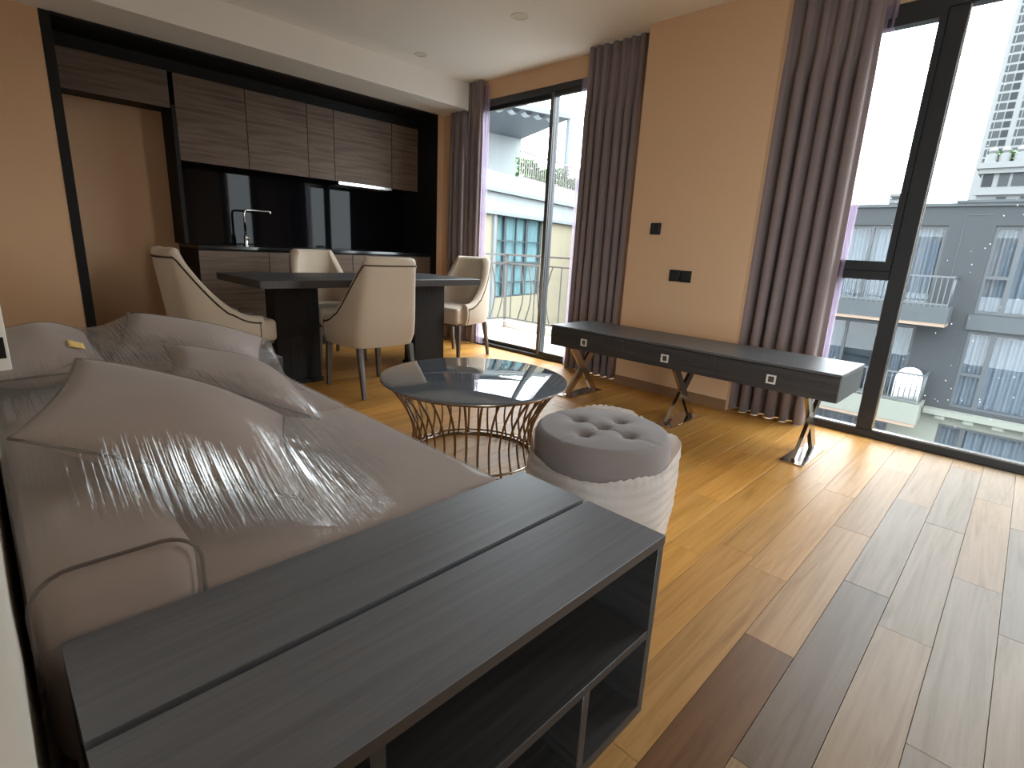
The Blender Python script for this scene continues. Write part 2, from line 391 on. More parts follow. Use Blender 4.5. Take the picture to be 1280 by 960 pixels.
# base cabinets
LX = [1.375, 1.955, 2.375, 2.80, 3.30, 3.79]
bl = ['wood grain base cabinet at the alcove end of the counter', 'wood grain base cabinet under the sink', 'wood grain base cabinet in the middle of the counter', 'wood grain base cabinet under the hood', 'wood grain base cabinet at the curtain end of the counter']
for i in range(5):
    x0, x1 = LX[i], LX[i+1]; e = empty('base_cabinet', ((x0+x1)/2, YD, 0)); w = (x1-x0)/2
    tag(e, bl[i], 'cabinet', 'base cabinets under the kitchen counter')
    box(-w+.001, w-.001, .022, YB-YD-.004, .0, .918).build('cabinet_body', 'black_panel', e)
    box(-w+.0025, w-.0025, 0, .02, .10, .905).build('door', 'laminate', e, bevel=.0015, seg=1)
    box(-w, w, .03, .045, 0, .098).build('toe_kick', 'black_panel', e)
tag(box(1.372, 3.794, YD-.018, YB-.003, .92, .948).build('worktop', 'counter_stone', bevel=.002, seg=1), 'black stone worktop along the kitchen', 'worktop')
tag(box(1.378, 3.794, YB-.016, YB-.004, .949, ZU).build('backsplash', 'black_glass'), 'glossy black backsplash panel behind the tap', 'backsplash')
fx, fy = 1.90, 5.47
fc = empty('tap', (fx, fy, .948)); tag(fc, 'square chrome kitchen tap on the black worktop', 'tap')
MB().lathe([(.026, 0), (.026, .006), (.019, .012), (.019, .09), (.011, .1)], n=20).build('tap_base', 'chrome', fc, smooth='auto')
MB().tube([(0,0,.09), (0,0,.30), (.01,0,.325), (.03,0,.332), (.235,0,.332), (.243,0,.328), (.245,0,.30)], .0105, 10).build('spout', 'chrome', fc, smooth=True)
MB().bar((.0,-.018,.055), (.0,-.075,.075), .014, .01).build('lever', 'chrome', fc)

# ------------------------------------------------------------------ downlights, switches
for i, (q, lb) in enumerate((((650, 20), 'round white recessed ceiling light in front of the sliding door'), ((526, 68), 'small round recessed ceiling light beside the kitchen drop'))):
    p = at(*q, 2, ZC); r = .062 if i == 0 else .055
    e = empty('downlight', (p[0], p[1], ZC)); tag(e, lb, 'ceiling light', 'recessed ceiling lights')
    MB().lathe([(r*.78, -.001), (r*.8, -.006), (r, -.007), (r*1.03, -.001)], n=32, caps=False).build('rim', 'white_plastic', e, smooth=True)
    MB().lathe([(.001, -.0025), (r*.78, -.0025), (r*.78, .0)], n=32).build('lens', 'left_wall_paint', e)
for (py, pz, lb) in ((2.117, 1.248, 'single black square switch high on the beige pier'), (1.916, .916, 'black square switch of the low pair, on the side of the sliding door'), (1.828, .914, 'black square switch of the low pair, on the side of the big window')):
    e = empty('wall_switch', (XP, py, pz)); tag(e, lb, 'switch', 'black wall switches')
    box(-.009, 0, -.042, .042, -.042, .042).build('plate', 'switch_black', e, bevel=.002)
    box(-.0115, -.008, -.034, .034, -.034, .034).build('rocker', 'switch_black', e, bevel=.001, seg=1)

# ------------------------------------------------------------------ dining table
t = empty('dining_table', (2.22, 3.92, 0)); tag(t, 'dark wood dining table on two slab legs', 'table')
TX, TY, TZ = .94, .42, .772
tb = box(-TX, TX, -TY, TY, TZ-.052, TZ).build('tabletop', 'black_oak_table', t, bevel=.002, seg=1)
for b in ((-TX+.002, TX-.002, -TY-.001, -TY+.001, TZ-.05, TZ-.002), (-TX-.001, -TX+.001, -TY+.002, TY-.002, TZ-.05, TZ-.002)): box(*b).build('edge_or_shade_strip', 'edge_brown', tb)  # less lit edges of the top, shade put on as darker strips
for yy in (-.1, .1): box(-.72, .3, yy-.0015, yy+.0015, TZ-.001, TZ+.0006).build('groove', 'black_panel', tb)
for x0, x1 in ((-.765, -.445), (.415, .73)):
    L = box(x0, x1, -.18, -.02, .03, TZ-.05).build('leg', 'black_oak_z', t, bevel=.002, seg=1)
    box(x0-.008, x1+.008, -.20, 0, 0, .032).build('foot_plate', 'black_oak_z', L, bevel=.002, seg=1)

# ------------------------------------------------------------------ dining chairs
def catmull(pts, n):
    pts = [np.array(p, float) for p in pts]; P = [2*pts[0]-pts[1]] + pts + [2*pts[-1]-pts[-2]]; out = []
    for i in range(1, len(P)-2):
        for k in range(n):
            u = k/n
            out.append(.5*((2*P[i])+(-P[i-1]+P[i+1])*u+(2*P[i-1]-5*P[i]+4*P[i+1]-P[i+2])*u*u+(-P[i-1]+3*P[i]-3*P[i+1]+P[i+2])*u**3))
    out.append(P[-2]); return np.array(out)
def make_chair():
    root = empty('dining_chair')
    half = [(.272, .19), (.282, .05), (.28, -.08), (.268, -.20), (.225, -.285), (.13, -.32), (0, -.33)]
    ctrl = half + [(-x, y) for x, y in half[-2::-1]]
    path = catmull(ctrl, 6)
    n = len(path)
    tan = np.gradient(path, axis=0); tan /= np.linalg.norm(tan, axis=1)[:, None]
    nin = np.stack([tan[:, 1], -tan[:, 0]], 1)
    nin *= np.sign(((np.array([0, -.05])-path)*nin).sum(1))[:, None]
    ZTOP, ZTIP, ZB = .955, .535, .345
    def top(y):
        d = y+.33
        f = np.clip(1-(d-.06)/.45, 0, 1)**2.3
        if d < .06: f = 1
        return ZTIP+(ZTOP-ZTIP)*f
    def place(p, z):
        k = np.clip((z-.42)/.53, 0, 1)
        back = np.clip((.12-p[1])/.4, 0, 1)
        t_ = 1-.09*np.clip((.46-z)/.115, 0, 1)**2
        return (p[0]*(1-.17*k)*t_, (p[1]-.075*k*back)*(t_ if p[1] < 0 else 1), z)
    def outer(i, z): return place(path[i], z)
    G = []
    for i in range(n):
        zt = top(path[i][1]); th = .085 if zt > .9 else .085-.02*(1-(zt-ZTIP)/(.42))
        sec = []
        for v in (0, .12, .3, .5, .7, .86, 1): sec.append(outer(i, ZB+(zt-.028-ZB)*v))
        for a in (.25, .5, .75):
            q = path[i]+nin[i]*th*(.5-.5*math.cos(a*PI)); z = zt-.028+.028*math.sin(a*PI)
            sec.append(place(q, z))
        qi = path[i]+nin[i]*th
        for v in (1, .75, .5, .25, 0): sec.append(place(qi, .40+(zt-.03-.40)*v))
        sec.append(place(qi, ZB))
        G.append(sec)
    G = np.array(G); mb = MB().grid(G)
    m = G.shape[1]
    mb.f.append(tuple(range(m))); mb.f.append(tuple(range((n-1)*m, n*m))[::-1])
    for i in range(n-1): mb.f.append((i*m, i*m+m-1, (i+1)*m+m-1, (i+1)*m))
    sh = mb.build('shell', 'cream_leatherette', root, smooth='auto', angle=60)
    # nailheads along the outer edge
    line = []
    for i in range(n):
        zt = top(path[i][1]); line.append(np.array(outer(i, zt-.056 if zt > .6 else zt-.045)))
    for side in (0, n-1):
        tip = [np.array(outer(side, z))+np.array([0, -.028, 0]) for z in np.linspace(ZB+.01, top(path[side][1])-.04, 8)]
        line = tip + line[1:] if side == 0 else line[:-1] + tip[::-1]
    line = np.array(line); seg = np.linalg.norm(np.diff(line, axis=0), axis=1); cs = np.r_[0, np.cumsum(seg)]
    nails = MB()
    for s_ in np.arange(0, cs[-1], .0115):
        p = [np.interp(s_, cs, line[:, k]) for k in range(3)]
        r = .0085
        nails.add([(p[0]+r,p[1],p[2]),(p[0]-r,p[1],p[2]),(p[0],p[1]+r,p[2]),(p[0],p[1]-r,p[2]),(p[0],p[1],p[2]+r),(p[0],p[1],p[2]-r)],
                  [(0,2,4),(2,1,4),(1,3,4),(3,0,4),(2,0,5),(1,2,5),(3,1,5),(0,3,5)])
    nl = nails.build('nailhead_trim', 'nail_bronze', sh, smooth=True, fixn=False); nl['kind'] = 'stuff'
    for bx_, bz in ((-.09, .80), (.09, .80), (-.12, .66), (0, .66), (.12, .66)):
        k = (bz-.42)/.53
        o = MB().lathe([(.001, .006), (.009, .004), (.012, -.002)], n=12).build('tuft_button', 'cream_leatherette', sh, smooth=True)
        o.location = (bx_*.9, -.33-.075*k+.087, bz); o.rotation_euler = (-PI/2, 0, 0)
    box(-.222, .222, -.25, .305, .352, .50).build('seat', 'cream_leatherette', root, bevel=.03, seg=4)
    box(-.20, .20, -.24, .28, .335, .36).build('seat_rail', 'leg_wood', root)
    for sx in (-1, 1):
        for fy_, dy in ((.235, .01), (-.255, -.075)):
            a = .021; b = .0135; x = sx*.2; x2 = sx*.212
            mb = MB().add([(x-a, fy_-a, .345), (x+a, fy_-a, .345), (x+a, fy_+a, .345), (x-a, fy_+a, .345),
                 (x2-b, fy_+dy-b, 0), (x2+b, fy_+dy-b, 0), (x2+b, fy_+dy+b, 0), (x2-b, fy_+dy+b, 0)],
                 [(0,1,2,3),(4,7,6,5),(0,4,5,1),(1,5,6,2),(2,6,7,3),(3,7,4,0)])
            mb.build('leg', 'leg_wood', root, bevel=.003, seg=1)
    return root
ch0 = make_chair(); ch0.scale = (1, .89, 1)
CH = [((1.975, 3.385), 0., 'cream dining chair with its back to the round coffee table'),
      ((1.155, 3.86), -PI/2, 'cream dining chair at the table end beside the beige alcove'),
      ((3.225, 3.93), math.radians(105), 'cream dining chair at the table end beside the sliding door'),
      ((2.19, 4.40), PI, 'cream dining chair on the kitchen side of the table')]
for i, ((x, y), rz, lb) in enumerate(CH):
    c = ch0 if i == 0 else copy_tree(ch0)
    c.location = (x, y, 0); c.rotation_euler = (0, 0, rz); tag(c, lb, 'chair', 'cream dining chairs around the table')

# ------------------------------------------------------------------ coffee table
CX, CY, CZ = 1.69, 1.89, .425
t = empty('coffee_table', (CX, CY, 0)); tag(t, 'round coffee table with smoked glass top on curved metal rods', 'table')
MB().lathe([(.452, 0), (.46, .003), (.46, .009), (.452, .012)], (0,0,CZ-.012), 96).build('glass_top', 'smoked_glass', t, smooth='auto')
def ring(r, z, rr, name):
    MB().tube([(r*math.cos(a), r*math.sin(a), z) for a in np.linspace(0, 2*PI, 72, endpoint=False)], rr, 8, closed=True).build(name, 'champagne_metal', t, smooth=True)
ring(.425, CZ-.022, .010, 'top_ring'); ring(.33, .008, .008, 'bottom_ring'); ring(.325, .03, .006, 'bottom_ring')
prof = []
for k in range(13):
    v = k/12; z = .01+(CZ-.035)*v
    prof.append((.33-.035*math.sin(min(v/.45, 1)*PI/2)**1 + .13*max(0, (v-.25)/.75)**2, z))
rod = MB().tube([(r, 0, z) for r, z in prof], .0055, 6).mesh('rod'); rod.materials.append(MATS['champagne_metal'])
rod.polygons.foreach_set('use_smooth', [True]*len(rod.polygons))
for k in range(36):
    o = bpy.data.objects.new('rod', rod); COL.objects.link(o); o.parent = t; o.rotation_euler = (0, 0, 2*PI*(k+.3)/36)

# ------------------------------------------------------------------ ottoman in foam wrap
OX, OY = 1.535, 1.01
t = empty('ottoman', (OX, OY, 0)); tag(t, 'round grey tufted ottoman beside the coffee table', 'ottoman')
RO = .245
nr, na = 26, 96
def dent(x, y):
    z = 0
    for bx_, by_ in ((0, 0), (.11, .0), (-.11, 0), (0, .11), (0, -.11)):
        d2 = (x-bx_)**2+(y-by_)**2
        z -= .022*math.exp(-d2/(.022**2)) + .010*math.exp(-d2/(.05**2))
    for u, v in ((x, y), (y, x)):
        if abs(v) > 0: z -= .0035*math.exp(-(u/.0045)**2)
    return z
P = np.zeros((na, nr+8, 3))
for i in range(na):
    a = 2*PI*i/na
    for j in range(nr):
        r = RO*.93*(j/(nr-1)); x, y = r*math.cos(a), r*math.sin(a)
        P[i, j] = (x, y, .435+.012*(1-(r/RO)**2)+dent(x, y))
    for j, (rr, z) in enumerate(((.97, .428), (.995, .41), (1, .38), (1, .35), (.99, .335), (.96, .33), (.9, .33), (.5, .33))):
        P[i, nr+j] = (RO*rr*math.cos(a), RO*rr*math.sin(a), z)
MB().grid(P, closed_u=True).build('cushion', 'ottoman_fabric', t, smooth=True)
MB().lathe([(.22, .0), (.235, .01), (.24, .1), (.24, .335)], n=64).build('body', 'ottoman_fabric', t, smooth='auto')
for bx_, by_ in ((0, 0), (.11, .0), (-.11, 0), (0, .11), (0, -.11)):
    o = MB().lathe([(.011, -.002), (.010, .003), (.001, .006)], n=14).build('tuft_button', 'ottoman_fabric', t, smooth=True); o.location = (bx_, by_, .418)
m, nt, b, o_ = nodes('foam_net'); setp(b, (.68, .61, .56), .7, 0, .3)
b.inputs['Subsurface Weight'].default_value = .0
tc = N(nt, 'ShaderNodeTexCoord'); mp = N(nt, 'ShaderNodeMapping'); mp.inputs['Scale'].default_value = (90, 90, 160)
vo = N(nt, 'ShaderNodeTexVoronoi'); vo.inputs['Scale'].default_value = 1.2
nt.links.new(tc.outputs['Object'], mp.inputs[0]); nt.links.new(mp.outputs[0], vo.inputs['Vector'])
bp = N(nt, 'ShaderNodeBump'); bp.inputs['Strength'].default_value = .6; bp.inputs['Distance'].default_value = .003
nt.links.new(vo.outputs['Distance'], bp.inputs['Height']); nt.links.new(bp.outputs[0], b.inputs['Normal'])
tl = N(nt, 'ShaderNodeBsdfTranslucent'); tl.inputs[0].default_value = (.75, .68, .63, 1)
tr = N(nt, 'ShaderNodeBsdfTransparent')
m1 = N(nt, 'ShaderNodeMixShader'); m1.inputs[0].default_value = .3; m2 = N(nt, 'ShaderNodeMixShader'); m2.inputs[0].default_value = .32
nt.links.new(b.outputs[0], m1.inputs[1]); nt.links.new(tl.outputs[0], m1.inputs[2])
nt.links.new(m1.outputs[0], m2.inputs[1]); nt.links.new(tr.outputs[0], m2.inputs[2]); nt.links.new(m2.outputs[0], o_.inputs[0])
na, nz_ = 200, 64
P = np.zeros((na, nz_, 3)); rag = rng.rand(na); rag_s = np.convolve(np.r_[rag, rag[:12]], np.ones(9)/9, 'same')[:na]; rag_s = (rag_s-rag_s.min())/(np.ptp(rag_s))
for i in range(na):
    a = 2*PI*i/na
    near = math.cos(a-math.radians(215)); flap = math.exp(-((a-math.radians(318)) / .28)**2)
    flap2 = math.exp(-((a-math.radians(150)) / .25)**2)
    ztop = .365-.03*near+.035*flap+.02*math.sin(3*a+1)*.5+(rag[i]-.5)*.006+(rag_s[i]-.5)*.018
    if math.cos(a-math.radians(45)) > .1: ztop += .05*math.cos(a-math.radians(45))
    for j in range(nz_):
        v = j/(nz_-1); z = .004+(ztop-.004)*v
        r = .252+.010*math.sin(PI*v)+.0013*math.sin(z*170+1.2*math.sin(a*2)+.7*math.sin(5*a))+.0012*math.sin(z*61+3*math.sin(a*3)) + .004*math.sin(7*a+z*9)*(1-v)
        r += .045*flap*(.4+.6*v)+.03*flap2*(1-.5*v)
        if v > .9: r += .010*(v-.9)/.1*(rag_s[i]-.5)+.003*(rag[i]-.5)
        P[i, j] = (OX+r*math.cos(a), OY+r*math.sin(a), z)
fw = MB().grid(P, closed_u=True).build('foam_wrap', 'foam_net', smooth=True, fixn=False)
tag(fw, 'white foam net wrap around the grey tufted ottoman', 'foam wrap')

# ------------------------------------------------------------------ bench
BX0, BX1, BY0, BY1, BZ0, BZ1 = 2.94, 3.42, .582, 2.462, .378, .527
t = empty('console_bench', ((BX0+BX1)/2, (BY0+BY1)/2, 0)); tag(t, 'long dark wood low console with three drawers on crossed metal legs', 'console')
def rel(mb): 
    ox, oy = (BX0+BX1)/2, (BY0+BY1)/2
    mb.v = [(x-ox, y-oy, z) for x, y, z in mb.v]; return mb
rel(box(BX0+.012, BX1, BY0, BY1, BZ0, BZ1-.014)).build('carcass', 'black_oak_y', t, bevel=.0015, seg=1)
rel(box(BX0-.002, BX1+.002, BY0-.002, BY1+.002, BZ1-.014, BZ1)).build('top_board', 'black_oak_top_lit', t, bevel=.0015, seg=1)
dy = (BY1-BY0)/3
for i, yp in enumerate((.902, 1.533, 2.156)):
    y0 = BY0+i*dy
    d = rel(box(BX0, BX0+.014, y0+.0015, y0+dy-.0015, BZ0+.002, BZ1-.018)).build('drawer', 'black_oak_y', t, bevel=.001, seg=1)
    p = MB(); s_ = .024; w_ = .008; xa, xb = BX0-.008, BX0+.001
    for a in ((yp-s_, yp+s_, .44+s_-w_, .44+s_), (yp-s_, yp+s_, .44-s_, .44-s_+w_), (yp-s_, yp-s_+w_, .44-s_+w_, .44+s_-w_), (yp+s_-w_, yp+s_, .44-s_+w_, .44+s_-w_)): p.box(xa, xb, *a)
    rel(p).build('pull', 'pull_silver', d)
    rel(box(BX0-.0016, BX0+.001, yp-.009, yp+.009, .431, .449)).build('pull_inset', 'nickel', d)
for yl in (.735, 1.50, 2.32):
    L = rel(MB().box(BX0+.02, BX1-.045, yl-.06, yl+.06, 0, .008)).build('leg', 'nickel', t, bevel=.001, seg=1)
    w_ = .055
    a = MB(); a.bar((BX0+.06, yl, .008), (BX1-.10, yl, BZ0), w_, .02, (0, 1, 0))
    b_ = MB(); b_.bar((BX1-.085, yl, .008), (BX0+.09, yl, BZ0), w_*.98, .0215, (0, 1, 0))
    for q in (a, b_):
        q.v = [(x, y, z) for x, y, z in q.v]
        rel(q).build('cross_bar', 'nickel', L)

# ------------------------------------------------------------------ end shelves (bookcase beside sofa and its twin)
def make_end_shelf(y0, y1, label, X0=.013, X1=.972, Z=.468):
    e = empty('end_shelf', ((X0+X1)/2, (y0+y1)/2, 0)); tag(e, label, 'shelf unit', 'dark wood shelf units at the sofa ends')
    ox, oy = (X0+X1)/2, (y0+y1)/2; hw = (X1-X0)/2; hd = (y1-y0)/2; T = .022
    g = .006
    box(-hw, hw, -hd, -.008+.0, Z-T, Z).build('top_board', 'black_oak_sky_sheen', e, bevel=.0006, seg=1)
    box(-hw, hw, g, hd, Z-T, Z).build('top_board', 'black_oak_sky_sheen', e, bevel=.0006, seg=1)
    box(-hw+.001, hw-.001, -hd-.0008, -hd+.001, Z-T+.001, Z-.001).build('edge_or_shade_strip', 'edge_brown', e)
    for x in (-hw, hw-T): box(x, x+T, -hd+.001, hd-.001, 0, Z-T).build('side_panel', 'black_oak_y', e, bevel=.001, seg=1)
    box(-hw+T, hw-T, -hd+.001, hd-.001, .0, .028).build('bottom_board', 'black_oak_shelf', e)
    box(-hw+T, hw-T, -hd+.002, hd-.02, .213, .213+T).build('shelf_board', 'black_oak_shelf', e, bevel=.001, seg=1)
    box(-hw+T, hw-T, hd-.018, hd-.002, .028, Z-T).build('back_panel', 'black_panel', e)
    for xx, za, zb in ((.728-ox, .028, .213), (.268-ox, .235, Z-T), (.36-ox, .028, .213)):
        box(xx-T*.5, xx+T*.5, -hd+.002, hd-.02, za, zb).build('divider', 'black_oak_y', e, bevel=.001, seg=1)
    return e
make_end_shelf(.453, .885, 'low dark wood open shelf unit with grooved top against the near sofa end')
e2 = make_end_shelf(2.60, 2.96, 'low dark wood shelf unit between the far sofa end and the dining chair', .07, 1.035)

# ------------------------------------------------------------------ sofa
SX0, SX1, SY0, SY1 = -.012, .93, .90, 2.585
t = empty('sofa', ((SX0+SX1)/2, (SY0+SY1)/2, 0)); tag(t, 'taupe fabric sofa under clear plastic film', 'sofa')
ox, oy = (SX0+SX1)/2, (SY0+SY1)/2
def sbox(x0, x1, y0, y1, z0, z1, name, bev, seg=5):
    b = box(x0-ox, x1-ox, y0-oy, y1-oy, z0, z1); return b.build(name, 'taupe_fabric', t, bevel=bev, seg=seg)
sbox(SX0+.02, SX1-.02, SY0+.005, SY1-.005, .06, .27, 'base', .015)
ym = (SY0+SY1)/2
sbox(.19, SX1, SY0, ym, .265, .452, 'seat_cushion', .035); sbox(.19, SX1, ym, SY1, .265, .452, 'seat_cushion', .035)
bk = sbox(SX0, .205, SY0, SY1, .20, .565, 'backrest', .055, 6)
for yy in (SY0+.012, SY1-.012):
    pts = []
    x0, x1, z1 = SX0-ox, .205-ox, .565; r = .055
    pts.append((x0-.002, yy-oy, .22))
    for k in range(7): a = PI-k*PI/12; pts.append((x0+r+(r+.002)*math.cos(a), yy-oy, z1-r+(r+.002)*math.sin(a)))
    for k in range(7): a = PI/2-k*PI/12; pts.append((x1-r+(r+.002)*math.cos(a), yy-oy, z1-r+(r+.002)*math.sin(a)))
    pts.append((x1+.002, yy-oy, .43))
    MB().tube(pts, .0035, 6).build('piping', 'piping_fabric', bk, smooth=True)
for x in (.06, .85):
    for y in (SY0+.1, SY1-.1): 
        MB().lathe([(.016, 0), (.022, .062)], (x-ox, y-oy, 0), 14).build('foot', 'leg_wood', t)

def make_pillow(name, A, B, Cc, thick, label, bulge=1.0, n=22):
    """square pillow from three corners: A-B is one edge, A-C the other"""
    A, B, Cc = map(np.array, (A, B, Cc)); u = B-A; v = Cc-A; c = A+(u+v)/2
    nrm = np.cross(u, v); nrm /= np.linalg.norm(nrm)
    if nrm[2] < 0: nrm = -nrm
    top = np.zeros((n, n, 3)); bot = np.zeros((n, n, 3))
    rim = []
    for i in range(n):
        for j in range(n):
            a = -1+2*i/(n-1); b = -1+2*j/(n-1)
            pin = .07
            ua = a*(1-pin*(1-b*b)**1 * abs(a)**3); vb = b*(1-pin*(1-a*a)*abs(b)**3)
            h = ((1-a*a)*(1-b*b))**.5
            base = (A+B)/2*0 + c + u*ua/2 + v*vb/2 - c
            sag = .012*math.sin(3*a+1)*math.cos(2*b)*h
            top[i, j] = base+nrm*(thick/2*h*bulge+sag); bot[i, j] = base-nrm*(thick/2*h-.001)
    mb = MB().grid(top); mb.grid(bot[::-1])
    me = mb.mesh(name); bm = bmesh.new(); bm.from_mesh(me); bmesh.ops.remove_doubles(bm, verts=bm.verts[:], dist=.0015)
    bmesh.ops.recalc_face_normals(bm, faces=bm.faces[:]); bm.to_mesh(me); bm.free()
    e = obj(name, me, 'taupe_fabric', None, True); e.location = c
    rim = [top[i, 0] for i in range(n)]+[top[n-1, j] for j in range(1, n)]+[top[i, n-1] for i in range(n-2, -1, -1)]+[top[0, j] for j in range(n-2, 0, -1)]
    MB().tube(rim, .0035, 6, closed=True).build('piping', 'piping_fabric', e, smooth=True)
    tag(e, label, 'pillow', 'taupe pillows piled on the sofa')
    return e
PIL = [
 make_pillow('sofa_pillow', (.004, 1.20, .69), (.43, 1.02, .505), (.15, 1.64, .735), .15, 'taupe pillow leaning over the sofa back nearest the shelf unit with the grooved top'),
 make_pillow('sofa_pillow', (.355, 1.66, .655), (.70, 1.50, .505), (.42, 2.05, .675), .14, 'taupe pillow tilted on the middle of the sofa seat'),
 make_pillow('sofa_pillow', (.26, 2.10, .615), (.77, 2.15, .465), (.40, 2.45, .74), .15, 'taupe pillow piled at the sofa end beside the far shelf unit'),
 make_pillow('sofa_pillow', (-.03, 1.82, .655), (.25, 1.86, .65), (-.025, 2.33, .69), .15, 'taupe pillow lying on the sofa back against the wall'),
]

# ------------------------------------------------------------------ plastic film over the sofa
bpy.context.view_layer.update()
trees = []
for o in PIL + list(t.children):
    if o.type != 'MESH': continue
    me = o.data; mw = o.matrix_world
    trees.append(BVHTree.FromPolygons([mw @ v.co for v in me.vertices], [tuple(p.vertices) for p in me.polygons]))
DX = .012
xs = np.arange(-.022, .948, DX); ys = np.arange(.890, 2.60, DX)
NX, NY = len(xs), len(ys)
obs = np.full((NX, NY), .06)
for i, x in enumerate(xs):
    for j, y in enumerate(ys):
        z = .06
        for tr_ in trees:
            h_ = tr_.ray_cast(Vector((x, y, 1.5)), Vector((0, 0, -1)))
            if h_[0] is not None and h_[0].z > z: z = h_[0].z
        obs[i, j] = z
obs += .004
raw = obs.copy()
def parabola(h, R, sign):
    for ax in (0, 1):
        n = h.shape[ax]; hh = np.moveaxis(h, ax, 0); d = (np.arange(n)[:, None]-np.arange(n)[None, :])*DX; pen = d*d/(2*R)
        hh = (hh[None]-pen[:, :, None]).max(1) if sign > 0 else (hh[None]+pen[:, :, None]).min(1)
        h = np.moveaxis(hh, 0, ax)
    return h
wide = parabola(parabola(raw, .30, 1), .30, -1); tight = parabola(parabola(raw, .06, 1), .06, -1)
wx = np.clip((xs-.70)/.15, 0, 1)[:, None]
obs = np.maximum(raw, wide*(1-wx)+tight*wx)
hgt = obs.copy()
edge = np.ones((NX, NY), bool); edge[1:-1, 1:-1] = False
bnd = np.full((NX, NY), .06)
bnd[0, :] = .35; bnd[-1, :] = .08; bnd[:, 0] = .40; bnd[:, -1] = .30
hgt = np.maximum(hgt, .06); hgt[edge] = bnd[edge]
for it in range(60):
    lap = hgt.copy()
    lap[1:-1, 1:-1] = .25*(hgt[:-2, 1:-1]+hgt[2:, 1:-1]+hgt[1:-1, :-2]+hgt[1:-1, 2:])
    hgt = np.maximum(obs, lap); hgt[edge] = bnd[edge]
gap = np.clip((hgt-raw-.002)/.022, 0, 1)*(.25+.75*np.clip((xs[:, None]-.10)/.16, 0, 1))*np.clip((ys[None, :]-.94)/.06, 0, 1)*np.clip((.92-xs[:, None])/.35, 0, 1)
gs = gap.copy()
for it in range(16):
    gs[1:-1, 1:-1] = .2*(gs[1:-1, 1:-1]+gs[:-2, 1:-1]+gs[2:, 1:-1]+gs[1:-1, :-2]+gs[1:-1, 2:])
P = np.zeros((NX, NY, 3)); P[..., 0] = xs[:, None]; P[..., 1] = ys[None, :]; P[..., 2] = hgt
film = MB().grid(P).build('plastic_film', None, smooth=True, fixn=False)
at_ = film.data.attributes.new('tension', 'FLOAT', 'POINT'); at_.data.foreach_set('value', gs.reshape(-1).astype(np.float32))
tag(film, 'clear crinkled plastic film draped over the sofa and its pillows', 'plastic film')
m, nt, b, o_ = nodes('film'); nt.nodes.remove(b)
tc = N(nt, 'ShaderNodeTexCoord')
mp = N(nt, 'ShaderNodeMapping'); mp.inputs['Rotation'].default_value = (0, 0, math.radians(8)); mp.inputs['Scale'].default_value = (150, 2.6, 4)
nt.links.new(tc.outputs['Object'], mp.inputs[0])
n1 = N(nt, 'ShaderNodeTexNoise'); n1.inputs['Scale'].default_value = 1; n1.inputs['Detail'].default_value = 3; n1.inputs['Distortion'].default_value = .3
nt.links.new(mp.outputs[0], n1.inputs['Vector'])
n2 = N(nt, 'ShaderNodeTexNoise'); n2.inputs['Scale'].default_value = 55; n2.inputs['Detail'].default_value = 4
nt.links.new(tc.outputs['Object'], n2.inputs['Vector'])
at2 = N(nt, 'ShaderNodeAttribute', attribute_name='tension')
n3 = N(nt, 'ShaderNodeTexNoise'); n3.inputs['Scale'].default_value = 5; nt.links.new(tc.outputs['Object'], n3.inputs['Vector'])
mr = N(nt, 'ShaderNodeMapRange'); mr.inputs[1].default_value = .28; mr.inputs[2].default_value = .46; nt.links.new(n3.outputs['Fac'], mr.inputs[0])
tm = N(nt, 'ShaderNodeMath', operation='MULTIPLY'); nt.links.new(at2.outputs['Fac'], tm.inputs[0]); nt.links.new(mr.outputs[0], tm.inputs[1])
mul = N(nt, 'ShaderNodeMath', operation='MULTIPLY'); sh_ = N(nt, 'ShaderNodeMapRange', interpolation_type='SMOOTHSTEP'); sh_.inputs[1].default_value = .42; sh_.inputs[2].default_value = .66; nt.links.new(n1.outputs['Fac'], sh_.inputs[0])
nt.links.new(sh_.outputs[0], mul.inputs[0]); nt.links.new(tm.outputs[0], mul.inputs[1])
mu2 = N(nt, 'ShaderNodeMath', operation='MULTIPLY'); nt.links.new(n2.outputs['Fac'], mu2.inputs[0]); mu2.inputs[1].default_value = .02
ad = N(nt, 'ShaderNodeMath', operation='ADD'); nt.links.new(mul.outputs[0], ad.inputs[0]); nt.links.new(mu2.outputs[0], ad.inputs[1])
bp = N(nt, 'ShaderNodeBump'); bp.inputs['Strength'].default_value = 1; bp.inputs['Distance'].default_value = .009
nt.links.new(ad.outputs[0], bp.inputs['Height'])
trn = N(nt, 'ShaderNodeBsdfTransparent'); trn.inputs[0].default_value = (.95, .95, .95, 1)
gl = N(nt, 'ShaderNodeBsdfGlossy'); gl.inputs['Roughness'].default_value = .12; nt.links.new(bp.outputs[0], gl.inputs['Normal'])
df = N(nt, 'ShaderNodeBsdfDiffuse'); df.inputs[0].default_value = (.44, .385, .36, 1); nt.links.new(bp.outputs[0], df.inputs['Normal'])
fr = N(nt, 'ShaderNodeLayerWeight'); fr.inputs[0].default_value = .35; nt.links.new(bp.outputs[0], fr.inputs['Normal'])
fm = N(nt, 'ShaderNodeMapRange'); fm.inputs[3].default_value = .006; fm.inputs[4].default_value = .11; nt.links.new(fr.outputs['Fresnel'], fm.inputs[0])
x1 = N(nt, 'ShaderNodeMixShader'); x1.inputs[0].default_value = .20
nt.links.new(trn.outputs[0], x1.inputs[1]); nt.links.new(df.outputs[0], x1.inputs[2])
x2 = N(nt, 'ShaderNodeMixShader'); fa = N(nt, 'ShaderNodeMath', operation='MULTIPLY_ADD', use_clamp=True); nt.links.new(tm.outputs[0], fa.inputs[0]); fa.inputs[1].default_value = .45; nt.links.new(fm.outputs[0], fa.inputs[2])
